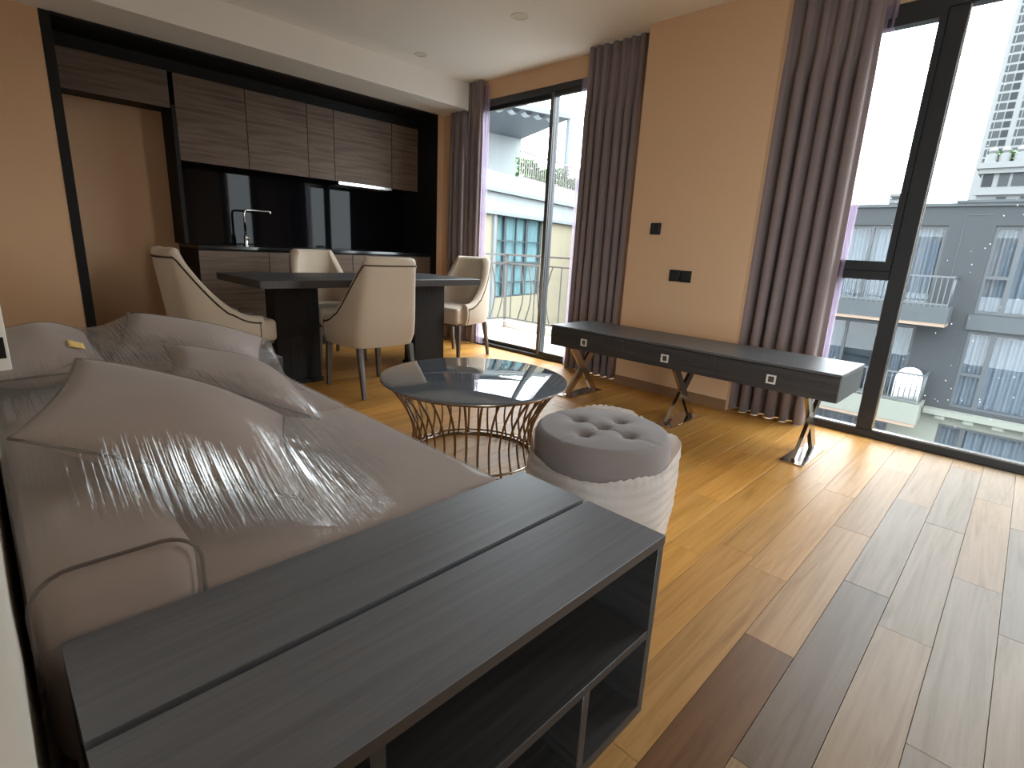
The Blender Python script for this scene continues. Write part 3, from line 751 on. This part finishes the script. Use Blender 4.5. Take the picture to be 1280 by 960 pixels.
nt.links.new(fa.outputs[0], x2.inputs[0]); nt.links.new(x1.outputs[0], x2.inputs[1]); nt.links.new(gl.outputs[0], x2.inputs[2])
nt.links.new(x2.outputs[0], o_.inputs[0])
film.data.materials.append(MATS['film'])

# yellow sticker on top of the film
bpy.context.view_layer.update()
ft = BVHTree.FromPolygons([v.co.copy() for v in film.data.vertices], [tuple(p.vertices) for p in film.data.polygons])
dvec = Vector(CR*(95-640)/FPX + CD*(431-480)/FPX + CF).normalized()
hit = ft.ray_cast(Vector(CPOS), dvec)
if hit[0] is not None:
    plain('yellow_paper', (.70, .48, .16), .7)
    Pst = np.zeros((6, 4, 3))
    for i in range(6):
        for j in range(4):
            x = hit[0].x-.018+.036*i/5; y = hit[0].y-.02+.04*j/3; hz = ft.ray_cast(Vector((x, y, 1.4)), Vector((0, 0, -1)))
            Pst[i, j] = (x, y, (hz[0].z if hz[0] is not None else hit[0].z)+.0015)
    stk = MB().grid(Pst).build('sticker', 'yellow_paper', smooth=True); stk.modifiers.new('thickness', 'SOLIDIFY').thickness = .001
    tag(stk, 'small yellow paper sticker on the plastic film', 'sticker')

# ------------------------------------------------------------------ curtains
def curtain(name, mat, x, y0, y1, z0, ztop, folds, amp, label, cat='curtain', seed=0, flare=1.0, per=10, group='brown curtains beside the windows'):
    rs = np.random.RandomState(seed)
    ny = folds*per; nz = 16
    ph = np.cumsum(rs.uniform(.7, 1.3, folds+1)); ph = (ph-ph[0])/(ph[-1]-ph[0])
    am = rs.uniform(.6, 1.15, folds+1)
    P = np.zeros((ny+1, nz, 3))
    for i in range(ny+1):
        s_ = i/ny; k = np.interp(s_, ph, np.arange(folds+1)); a_ = np.interp(s_, ph, am)
        for j in range(nz):
            v = j/(nz-1)
            yy = y0+(y1-y0)*s_
            zt = ztop(yy) if callable(ztop) else ztop
            z = z0+(zt-z0)*v
            g = (.55+.45*(1-v)) if v > .85 else 1.0
            c = math.cos(2*PI*k); w = math.copysign(abs(c)**.75, c)
            drift = .012*math.sin(2.1*v+s_*7+seed)
            P[i, j] = (x+amp*a_*w*(.75+.25*(1-v))*g, y0+(y1-y0)*(.5+(s_-.5)*(1+(flare-1)*(1-v)))+drift*.6+.010*math.sin(4*PI*k)*g, z)
    o = MB().grid(P).build(name, mat, smooth=True, fixn=False)
    if mat == 'curtain_fabric':
        md = o.modifiers.new('thickness', 'SOLIDIFY'); md.thickness = .003; md.offset = 0
    tag(o, label, cat, group)
    return o
curtain('curtain', 'curtain_fabric', 3.775, 2.42, 2.965, .006, 2.645, 7, .045, 'brown curtain hanging between the sliding door and the switches', seed=3)
curtain('curtain', 'curtain_fabric', 3.765, .905, 1.44, .006, 2.645, 6, .055, 'brown curtain beside the tall black framed window', seed=5, flare=1.05)
curtain('curtain', 'curtain_fabric', 3.825, 4.30, 4.515, .012, 2.645, 3, .035, 'brown curtain by the kitchen, reaching the high ceiling', seed=8)
curtain('curtain', 'curtain_fabric', 3.825, 4.55, 4.80, .012, 2.405, 3, .035, 'brown curtain under the ceiling drop beside the kitchen', seed=9)
G2 = 'lilac sheer curtains'
curtain('sheer_curtain', 'sheer_lilac', 3.84, 2.90, 3.06, .015, 2.46, 3, .012, 'lilac sheer at the door edge by the switch pier', seed=11, group=G2, cat='sheer curtain')
curtain('sheer_curtain', 'sheer_lilac', 3.862, 4.22, 4.36, .015, 2.60, 3, .012, 'lilac sheer at the door edge by the kitchen', seed=12, group=G2, cat='sheer curtain')
curtain('sheer_curtain', 'sheer_lilac', 3.842, .86, 1.0, .015, 2.60, 3, .014, 'lilac sheer at the edge of the tall window', seed=13, group=G2, cat='sheer curtain')

# ------------------------------------------------------------------ small socket box on the left wall
p = at(9, 430, 1, 1.4); dpt = p[0]-XL
e = empty('wall_socket', (XL, 1.4, p[2])); tag(e, 'white socket box on the wall behind the sofa', 'socket')
box(0, dpt, -.04, .04, -.045, .10).build('box_cover', 'white_plastic', e, bevel=.004)
box(dpt-.02, dpt-.005, -.043, -.039, -.02, .02).build('slot', 'black_panel', e)

# ------------------------------------------------------------------ balcony
tag(box(3.97, 5.24, 2.0, 5.30, -.16, -.02).build('balcony_slab', 'tile_balcony'), 'pale tiled balcony floor outside the sliding door', 'balcony')
kb = MB(); kb.box(5.14, 5.26, 2.0, 5.30, -.02, .075); kb.box(3.97, 5.14, 5.18, 5.30, -.02, .075)
tag(kb.build('balcony_kerb', 'tile_balcony', bevel=.004, seg=1), 'low pale kerb under the balcony railing', 'kerb')
rl = empty('balcony_railing', (5.2, 4, .07)); tag(rl, 'grey metal balcony railing with curved bars outside the sliding door', 'railing')
def rp(mb):
    mb.v = [(x-5.2, y-4, z-.07) for x, y, z in mb.v]; return mb
rp(MB().box(5.17, 5.23, 2.0, 5.24, .955, .98).box(3.97, 5.17, 5.20, 5.26, .955, .98)).build('handrail', 'rail_paint', rl)
rp(MB().box(5.19, 5.21, 2.0, 5.24, .84, .86).box(3.97, 5.19, 5.22, 5.24, .84, .86)).build('upper_rail', 'rail_paint', rl)
rp(MB().box(5.19, 5.21, 2.0, 5.24, .10, .12).box(3.97, 5.19, 5.22, 5.24, .10, .12)).build('lower_rail', 'rail_paint', rl)
for y in (5.23, 3.75, 2.3): rp(MB().box(5.185, 5.215, y-.015, y+.015, .075, .96)).build('post', 'rail_paint', rl)
def belly(o3, d3, s_):
    pts = []
    for k in range(11):
        v = k/10; b_ = s_*.085*math.sin(PI*min(1, v*1.0))*(1 if v < 1 else 0)
        pts.append((o3[0]+d3[0]*b_-.0*v, o3[1]+d3[1]*b_, .11+.74*v))
    return rp(MB().tube(pts, .0095, 6))
ypos = np.arange(5.12, 2.1, -.145)
for k, y in enumerate(ypos):
    kind = (0, 1, 1, 0, -1, -1)[k % 6]
    belly((5.2, y), (0, 1), -kind*1.0).build('baluster', 'rail_paint', rl, smooth=True)
for k, x in enumerate(np.arange(5.06, 4.0, -.145)):
    kind = (1, 1, 0, -1, -1, 0)[k % 6]
    belly((x, 5.23), (1, 0), kind).build('baluster', 'rail_paint', rl, smooth=True)

# ------------------------------------------------------------------ outside: neighbours
plain('facade_white', (0.18, 0.192, 0.192), .8, noise=.04, nscale=1.5)
plain('facade_cream', (0.1944, 0.1674, 0.1134), .8, noise=.04, nscale=1.5)
plain('facade_band', (0.1275, 0.1387, 0.1425), .8)
plain('facade_grey', (0.0127, 0.0149, 0.0174), .8, noise=.08, nscale=1.2)
plain('facade_grey_light', (0.0276, 0.0324, 0.0363), .8, noise=.05, nscale=2)
plain('facade_ledge', (0.1064, 0.112, 0.0952), .8, noise=.05, nscale=2)
plain('soffit_tan', (0.16, 0.115, 0.085), .8)
plain('win_frame_grey', (0.021, 0.0252, 0.03), .5)
plain('win_frame_dark', (0.03, 0.04, 0.045), .5)
plain('teal_curtain', (0.264, 0.376, 0.368), .9)
plain('grey_curtain', (0.141, 0.1462, 0.1658), .9)
plain('room_dark', (.04, .05, .06), .8)
plain('far_rail', (0.042, 0.0476, 0.0525), .5)
plain('canopy_grey', (0.1, 0.1125, 0.13), .6)
plain('canopy_sheet', (0.375, 0.4, 0.425), .4)
plain('tower_white', (0.0922, 0.095, 0.095), .8)
plain('tower_window', (0.027, 0.03, 0.0318), .5, 0, .08)
plain('tower_window_dark', (0.015, 0.0168, 0.018), .5, 0, .08)
plain('asphalt', (0.08, 0.08, 0.08), .9)
plain('chair_white', (.8, .8, .8), .4)
plain('leaf', (0.08, 0.16, 0.048), .6, noise=.4, nscale=9)
glass('far_pane', (.80, .84, .86))
gnd = struct(box(-60, 260, -160, 200, -12.2, -12).build('ground', 'asphalt'), 'street level ground far below')

def pleats(x0, x1, y, z0, z1, folds, amp, axis):
    """pleated curtain sheet along X (axis 0) or Y (axis 1)"""
    n = folds*6; P = np.zeros((n+1, 2, 3))
    for i in range(n+1):
        s_ = i/n; w = amp*math.sin(2*PI*folds*s_)+amp*.4*math.sin(2*PI*folds*.37*s_)
        a = x0+(x1-x0)*s_
        for j, z in enumerate((z0, z1)): P[i, j] = (a, y+w, z) if axis == 0 else (y+w, a, z)
    return MB().grid(P)

# --- white house seen through the sliding door: local frame, x along facade, y into the house
FA = empty('white_house', (12.877, 14.235, 0), math.atan2(1.283, 6.339)); tag(FA, 'white and cream house with roof terrace outside the sliding door', 'house')
def fb(name, mat, *b, parent=FA, bevel=0): return box(*b).build(name, mat, parent, bevel=bevel)
wl = MB()
for b in ((-8, .88, 0, .3, -12, 2.29), (4.28, 14, 0, .3, -12, 2.29), (.88, 4.28, 0, .3, -12, -.8), (-8, 14, .3, 8, -12, 2.29)): wl.box(*b)
wl.build('lower_wall', 'facade_cream', FA)
fb('band', 'facade_white', -8, 14, -.12, 8, 2.29, 2.95)
fb('cornice', 'facade_band', -8, 14, -.30, 8, 2.95, 3.08); fb('band_drip', 'facade_band', -8, 14, -.2, .1, 2.2, 2.32)
fb('parapet', 'facade_white', -8, 14, 0, .25, 3.08, 3.66)

fb('pilaster', 'facade_band', .56, .70, -.10, .05, -12, 2.25)
wf = fb('window', 'win_frame_dark', .88, 4.28, .10, .14, 2.2, 2.29)
fr_ = MB()
for x in (.88, 1.50, 3.05, 4.16): fr_.box(x, x+.14, .08, .16, -.8, 2.29)
for z in (1.30, .42, -.26, -.8): fr_.box(.88, 4.28, .09, .15, z, z+(.14 if z == .42 else .05))
for x in (2.33,): fr_.box(x, x+.05, .09, .15, -.8, 2.29)
fr_.build('window_frame', 'win_frame_dark', wf)
fb('pane', 'far_pane', .9, 4.26, .12, .125, -.79, 2.28, parent=wf)
pleats(.88, 4.28, .245, -.8, 2.29, 22, .03, 0).build('house_curtain', 'teal_curtain', wf)
# terrace railing and hedge
rail2 = MB(); rail2.box(2.26, 9, .05, .11, 4.60, 4.68); rail2.box(2.26, 9, .06, .10, 3.68, 3.73)
for x in np.arange(2.35, 9, .16): rail2.box(x-.02, x+.02, .07, .09, 3.66, 4.62)
for x in np.arange(2.43, 9, .32):
    rail2.tube([(x+.075*math.cos(a), .08, 4.5+.075*math.sin(a)) for a in np.linspace(0, 2*PI, 10, endpoint=False)], .012, 4, closed=True)
plain('rail_pink', (0.135, 0.1125, 0.1103), .6)
rail2.build('terrace_railing', 'rail_pink', FA)
lf = MB()
for k in range(4200):
    x = rng.uniform(3.0, 8.8); h = .80+.16*math.sin(x*2.3)+.1*math.sin(x*5.1)
    y = rng.uniform(.25, .75); z = 3.6+rng.uniform(0, 1)*h
    a, b_ = rng.uniform(0, 2*PI), rng.uniform(-1, 1); s_ = rng.uniform(.05, .1)
    u = np.array([math.cos(a), math.sin(a), b_])*s_; v = np.array([-math.sin(a), math.cos(a), rng.uniform(-.8, .8)])*s_*.5
    c = np.array([x, y, z]); lf.add([c-u, c-v, c+u, c+v], [(0,1,2,3)])
hd = lf.build('hedge_leaves', 'leaf', FA, fixn=False); hd['kind'] = 'stuff'
# pergola canopy over the terrace
cz = 6.62
cnp = empty('terrace_canopy', (17.0, 17.5, cz)); tag(cnp, 'grey flat canopy roof over the terrace of the white house', 'canopy')
def cl(q): p = at(*q, 2, cz); return (p[0]-17.0, p[1]-17.5)
c_nl, c_fr, c_in, c_il = cl((609, 128)), cl((712, 149)), cl((652, 174)), cl((598, 163))
c_nl2 = cl((575, 124))
MB().prism([c_il, c_in, c_fr, c_nl, c_nl2], 0, .10).build('roof_board', 'canopy_grey', cnp)
pa, pb2 = np.array(c_il), np.array(c_in); dd = (pb2-pa)/np.linalg.norm(pb2-pa); dn = np.array([-dd[1], dd[0]])
poly = [pa-dd*8, pb2, pb2+dn*5, pa-dd*8+dn*5]
uw = MB().prism([tuple(q+np.array([17.0, 17.5])) for q in poly], 3.05, cz+.02).build('upper_wall', 'facade_white', FA); uw.matrix_parent_inverse = FA.matrix_basis.inverted()
MB().bar((*c_nl, .09), (*c_fr, .09), .24, .2).build('fascia', 'canopy_grey', cnp)
a_, b_ = np.array(c_nl), np.array(c_fr)
for k in range(5):
    p0 = a_+(b_-a_)*(.14+.16*k); d_ = (b_-a_)/np.linalg.norm(b_-a_); nn = np.array([-d_[1], d_[0]])
    pts = np.array([[(p0[0]+d_[0]*s_*.45+nn[0]*w, p0[1]+d_[1]*s_*.45+nn[1]*w, -.03-.11*math.sin(PI*s_)) for w in (.15, .55)] for s_ in np.linspace(0, 1, 8)])
    MB().grid(pts).build('shade_cloth', 'canopy_sheet', cnp, smooth=True, fixn=False)
MB().box(c_fr[0]-.1, c_fr[0]+.08, c_fr[1]-.08, c_fr[1]+.08, -3.56, .05).build('post', 'canopy_grey', cnp)

# --- grey apartment building seen through the big window
GX = 20.
GB = empty('grey_apartments', (GX, 0, -12)); tag(GB, 'grey apartment building with curtained windows and balconies', 'building')
def gb(name, mat, x0, x1, y0, y1, z0, z1, parent=GB, bevel=0): return box(x0-GX, x1-GX, y0, y1, z0+12, z1+12).build(name, mat, parent, bevel=bevel)
ys_ = [-14, -8.5, -6.0, -1.4, 1.10, 2.13, 4.9, 7.2, 9.8, 14]
zs_ = [-12, -8.3, -5.9, -5.8, -3.44, -3.05, -2.88, -.6, -.09, 2.32, 2.9]
opens = [(1.10, -1.4, -.09, 2.32), (1.10, -1.4, -2.88, -.6), (2.13, 4.9, -.0, 2.32), (2.3, 4.9, -2.95, -.62), (1.20, -1.6, -5.9, -3.44), (2.45, 4.9, -6.0, -3.75),
         (-6.0, -8.5, -.09, 2.32), (-6.0, -8.5, -2.88, -.6), (7.2, 9.8, -.09, 2.32), (7.2, 9.8, -2.88, -.6)]
opens = [(min(a, b), max(a, b), c, d) for a, b, c, d in opens]
def punched(y0, y1, z0, z1, holes, x0, x1):
    Y = sorted({y0, y1, *[h[0] for h in holes], *[h[1] for h in holes]}); Z = sorted({z0, z1, *[h[2] for h in holes], *[h[3] for h in holes]})
    mb = MB()
    for j in range(len(Z)-1):
        run = None
        zc = (Z[j]+Z[j+1])/2
        if not (z0 <= zc <= z1): continue
        for i in range(len(Y)-1):
            yc = (Y[i]+Y[i+1])/2
            solid = y0 < yc < y1 and not any(h[0] < yc < h[1] and h[2] < zc < h[3] for h in holes)
            if solid:
                if run is None: run = Y[i]
            if run is not None and (not solid or i == len(Y)-2):
                mb.box(x0-GX, x1-GX, run, Y[i+1] if solid else Y[i], Z[j]+12, Z[j+1]+12); run = None
    return mb
punched(-14, 14, -3.02, 2.9, [o for o in opens if o[3] > -3], GX, GX+.35).build('upper_wall', 'facade_grey', GB)
punched(-14, 14, -12, -3.02, [o for o in opens if o[3] < -3], GX, GX+.35).build('lower_wall', 'facade_ledge', GB)
gb('interior_block', 'room_dark', GX+.9, GX+8, -14, 14, -12, 2.85); gb('roof', 'facade_grey_light', GX-.06, GX+8, -14, 14, 2.84, 2.93); gb('roof', 'facade_grey_light', GX-.10, GX+8, -14, 2.07, 2.93, 3.0)
gb('ledge', 'facade_ledge', GX-.35, GX, -14, 1.63, -3.13, -2.98); gb('spandrel', 'facade_grey_light', GX-.04, GX, -1.4, 1.18, -.55, -.12)
for y in (1.2, .55, -.1, -.75): gb('ledge_bracket', 'facade_ledge', GX-.3, GX, y-.12, y+.12, -3.25, -3.13)
pl_ = MB()
for a in ((1.78, 1.8, .9, 2.6), (1.2, 1.8, 2.6, 2.62)): pl_.box(-.012, 0, a[0], a[1], a[2]+12, a[3]+12)
pl_.build('wall_joint', 'facade_grey_light', GB)
for k, (y0, y1, z0, z1) in enumerate(opens):
    W_ = gb('window', 'win_frame_grey', GX+.10, GX+.16, y0, y1, z1-.09, z1)
    f_ = MB()
    def q(y0_, y1_, z0_, z1_):
        d_ = .004 if (y1_-y0_) > (z1_-z0_) else 0
        f_.box(.08+d_, .17-d_, y0_, y1_, z0_+12, z1_+12)
    q(y0, y0+.08, z0, z1); q(y1-.08, y1, z0, z1); q(y0, y1, z0, z0+.08)
    if k in (0, 1, 4, 6, 7, 8, 9):
        q(y1-.64, y1-.52, z0, z1); q(y1-.58, y1, z0+.97, z0+1.06); q(y0+.60, y0+.68, z0, z1)
    else:
        q(y0+.9, y0+.98, z0, z1); q(y0+1.8, y0+1.88, z0, z1)
    f_.build('window_frame', 'win_frame_grey', W_)
    gb('pane', 'far_pane', GX+.12, GX+.125, y0+.02, y1-.02, z0+.02, z1-.02, parent=W_)
    c_ = pleats(y0, y1, .30, z0+12, z1+12, 13, .045, 1)
    if k == 3: c_ = pleats(y0+1.9, y1, .34, z0+12, z1+12, 5, .04, 1); c_.add(pleats(y0, y0+.8, .34, z0+12, z1+12, 5, .04, 1).v, pleats(y0, y0+.8, .34, z0+12, z1+12, 5, .04, 1).f)
    c_.build('window_curtain', 'grey_curtain', W_, fixn=False)
def far_balcony(zs, zt, yend, mat, rail_top, label):
    B = empty('balcony', (GX, 3.2, zs)); tag(B, label, 'balcony')
    def lb(name, mt, x0, x1, y0, y1, z0, z1): return box(x0-GX, x1-GX, y0-3.2, y1-3.2, z0-zs, z1-zs).build(name, mt, B)
    lb('slab', mat, GX-1.0, GX, yend, 5.2, zs, zt)
    lb('slab_underside', 'soffit_tan', GX-.98, GX, yend+.02, 5.18, zs-.10, zs)
    lb('top_rail', 'far_rail', GX-.98, GX-.92, yend+.03, 5.17, rail_top-.05, rail_top); lb('bottom_rail', 'far_rail', GX-.97, GX-.93, yend+.05, 5.15, zt+.06, zt+.10)
    lb('side_rail', 'far_rail', GX-.92, GX, yend+.03, yend+.09, rail_top-.05, rail_top)
    b_ = MB().box(-.0125, .0125, -.0125, .0125, 0, rail_top-zt-.03).mesh('baluster'); b_.materials.append(MATS['far_rail'])
    for y in np.arange(yend+.06, 5.15, .13):
        o = bpy.data.objects.new('baluster', b_); COL.objects.link(o); o.parent = B; o.location = (-.95, y-3.2, zt-zs)
    pts = [(-.95+.0, 0, 0)]
    for x in (-.75, -.5, -.25):
        MB().tube([(x+.16*math.sin(PI*v)*-1, yend+.06-3.2-.0, zt-zs+(rail_top-zt-.03)*v) for v in np.linspace(0, 1, 8)], .014, 5).build('curved_baluster', 'far_rail', B)
    return B
far_balcony(-.40, .04, 1.56, 'facade_grey_light', .91, 'grey concrete balcony on the upper floor of the grey building')
far_balcony(-3.42, -2.82, 1.66, 'facade_ledge', -1.92, 'cream concrete balcony with white chair on the grey building')
# chair and table on the far balcony
e = empty('balcony_chair', (19.50, 2.13, -2.82)); tag(e, 'white plastic armchair on the far cream balcony', 'chair')
sh = []
for i in range(17):
    a = PI*(i/16)-PI/2
    sh.append([(.28*math.cos(a)*.9+.0, .30*math.sin(a), z) for z in (.0, .25, .42, .42+.45*max(0, math.cos(a))**.5*1.0+.05)])
bk_ = MB().grid(np.array(sh)).build('backrest', 'chair_white', e, smooth=True, fixn=False); bk_.modifiers.new('thickness', 'SOLIDIFY').thickness = .02
box(-.24, .22, -.25, .25, .38, .42).build('seat', 'chair_white', e, bevel=.015)
e.scale = (1.12, 1.12, 1.05)
e = empty('balcony_table', (19.44, 2.87, -2.82)); tag(e, 'small dark round table on the far cream balcony', 'table')
MB().lathe([(.36, .68), (.36, .71)], n=24).build('tabletop', 'win_frame_grey', e)
for k in range(3):
    a = 2*PI*k/3+.4; MB().tube([(.08*math.cos(a), .08*math.sin(a), .69), (.3*math.cos(a), .3*math.sin(a), 0)], .02, 6).build('leg', 'win_frame_grey', e)

# --- white tower and classical podium
TXF = 120.
def T(px, py, x=TXF): return at(px, py, 0, x)
TW = empty('white_tower', (TXF, 0, -12)); tag(TW, 'tall white apartment tower rising behind the grey building', 'building')
yl = T(1237, 140)[1]
def tb_(name, mat, x0, x1, y0, y1, z0, z1, parent=TW): return box(x0-TXF, x1-TXF, y0, y1, z0+12, z1+12).build(name, mat, parent)
tb_('wall', 'tower_white', TXF, TXF+22, yl-30, yl, -12, 62)
zr = [T(1254, 117)[2], T(1252, 126)[2], T(1250, 129.5)[2], T(1246, 137.5)[2]]
ST = T(1260, 93)[2]-T(1254, 117)[2]
yA, yB = T(1249, 118)[1], T(1262, 117)[1]
yC, yD = T(1264, 117)[1], T(1273, 116)[1]
yE = T(1279, 124)[1]
pit = yA-yE
for col in range(4):
    for fl_ in range(-3, 14):
        for (ya, yb, mt) in ((yA, yB, 'tower_window'), (yC, yD, 'tower_window_dark')):
            for za, zb in ((zr[0], zr[1]), (zr[2], zr[3])):
                dz = fl_*ST; o_y = col*pit
                w_ = tb_('window', mt, TXF-.08, TXF+.02, ya-o_y, yb-o_y, za+dz, zb+dz)
                if col < 2 and mt == 'tower_window':
                    tb_('mullion', 'tower_white', TXF-.14, TXF-.08, (ya*.72+yb*.28)-o_y-.05, (ya*.72+yb*.28)-o_y+.05, za+dz, zb+dz, parent=w_)
PX_ = 80.
PD = empty('white_podium', (PX_, 0, -12)); tag(PD, 'white classical building with cornice and urns below the tower', 'building')
def pq(px, py): return at(px, py, 0, PX_)
def pb_(name, mat, x0, x1, y0, y1, z0, z1, bevel=0): return box(x0-PX_, x1-PX_, y0, y1, z0+12, z1+12).build(name, mat, PD)
y0p = pq(1228, 215)[1]; ztp = pq(1250, 207)[2]; zwt = pq(1250, 217)[2]; zwb = pq(1250, 233)[2]
pb_('wall', 'tower_white', PX_, PX_+12, y0p-25, y0p, -12, ztp-.3)
pb_('cornice', 'tower_white', PX_-.7, PX_+12, y0p-25, y0p+.5, ztp-.3, ztp+.3); pb_('cornice', 'tower_white', PX_-.4, PX_+12, y0p-25, y0p+.3, ztp-.8, ztp-.3)
pb_('string_course', 'tower_white', PX_-.5, PX_, y0p-25, y0p+.3, zwb-.9, zwb-.4)
for (xa, xb, mt) in ((1228, 1241, 'tower_window_dark'), (1248, 1261, 'tower_window'), (1265, 1282, 'tower_window')):
    pb_('window', mt, PX_-.06, PX_+.02, pq(xa, 225)[1], pq(xb, 225)[1], zwb, zwt)
for (xa, xb) in ((1245, 1257), (1275, 1287)):
    pb_('window', 'tower_window', PX_-.06, PX_+.02, pq(xa, 248)[1], pq(xb, 248)[1], pq(1250, 254)[2], pq(1250, 246)[2])
for xa in (1239, 1255, 1274):
    yy = pq(xa, 200)[1]
    o = MB().lathe([(.5, 0), (.5, .9), (.25, 1.0), (.42, 1.25), (.3, 1.5), (.1, 1.65)], n=14).build('urn', 'tower_white', PD, smooth='auto'); o.location = (.2, yy, ztp+12.3)
lf = MB()
for k in range(700):
    yy = rng.uniform(pq(1282, 200)[1], pq(1240, 200)[1]); x = rng.uniform(.8, 2.2); z = ztp+12.3+rng.uniform(0, 1.3)
    a = rng.uniform(0, 2*PI); s_ = rng.uniform(.12, .25); u = np.array([math.cos(a), math.sin(a), rng.uniform(-1, 1)])*s_; v = np.array([-math.sin(a), math.cos(a), rng.uniform(-1, 1)])*s_*.6
    c = np.array([x, yy, z]); lf.add([c-u, c-v, c+u, c+v], [(0,1,2,3)])
o = lf.build('roof_plants', 'leaf', PD, fixn=False); o['kind'] = 'stuff'
# small distant block
DXF = 150.
p0, p1 = at(1113, 242, 0, DXF), at(1130, 256, 0, DXF)
DB = empty('distant_block', (DXF, p0[1], -12)); tag(DB, 'small pale banded block on the skyline behind the grey building', 'building')
box(0, 10, p1[1]-p0[1]-2, 0, 0, p0[2]+12).build('wall', 'tower_white', DB)
for k in range(2): box(-.1, .02, p1[1]-p0[1]-2, -.3, p0[2]+12-1.3-k*1.5, p0[2]+12-.6-k*1.5).build('window_band', 'tower_window', DB)

# raindrops on the fixed pane
dp = MB()
for k in range(260):
    y = rng.uniform(-.9, .5) if k % 4 else rng.uniform(.68, 1.25); z = rng.beta(1.2, 1.5)*2.0+.15; r = rng.uniform(.0012, .0030)
    dp.add([(3.8965, y-r, z), (3.8965, y, z-r*1.2), (3.8965, y+r, z), (3.8965, y, z+r*1.5), (3.8965+r, y, z), (3.8918, y, z)], [(0,1,4),(1,2,4),(2,3,4),(3,0,4),(1,0,5),(2,1,5),(3,2,5),(0,3,5)])
plain('water_drop', (.8, .85, .9), .1, 0, .8)
o = dp.build('raindrops', 'water_drop', win, fixn=False); o['kind'] = 'stuff'
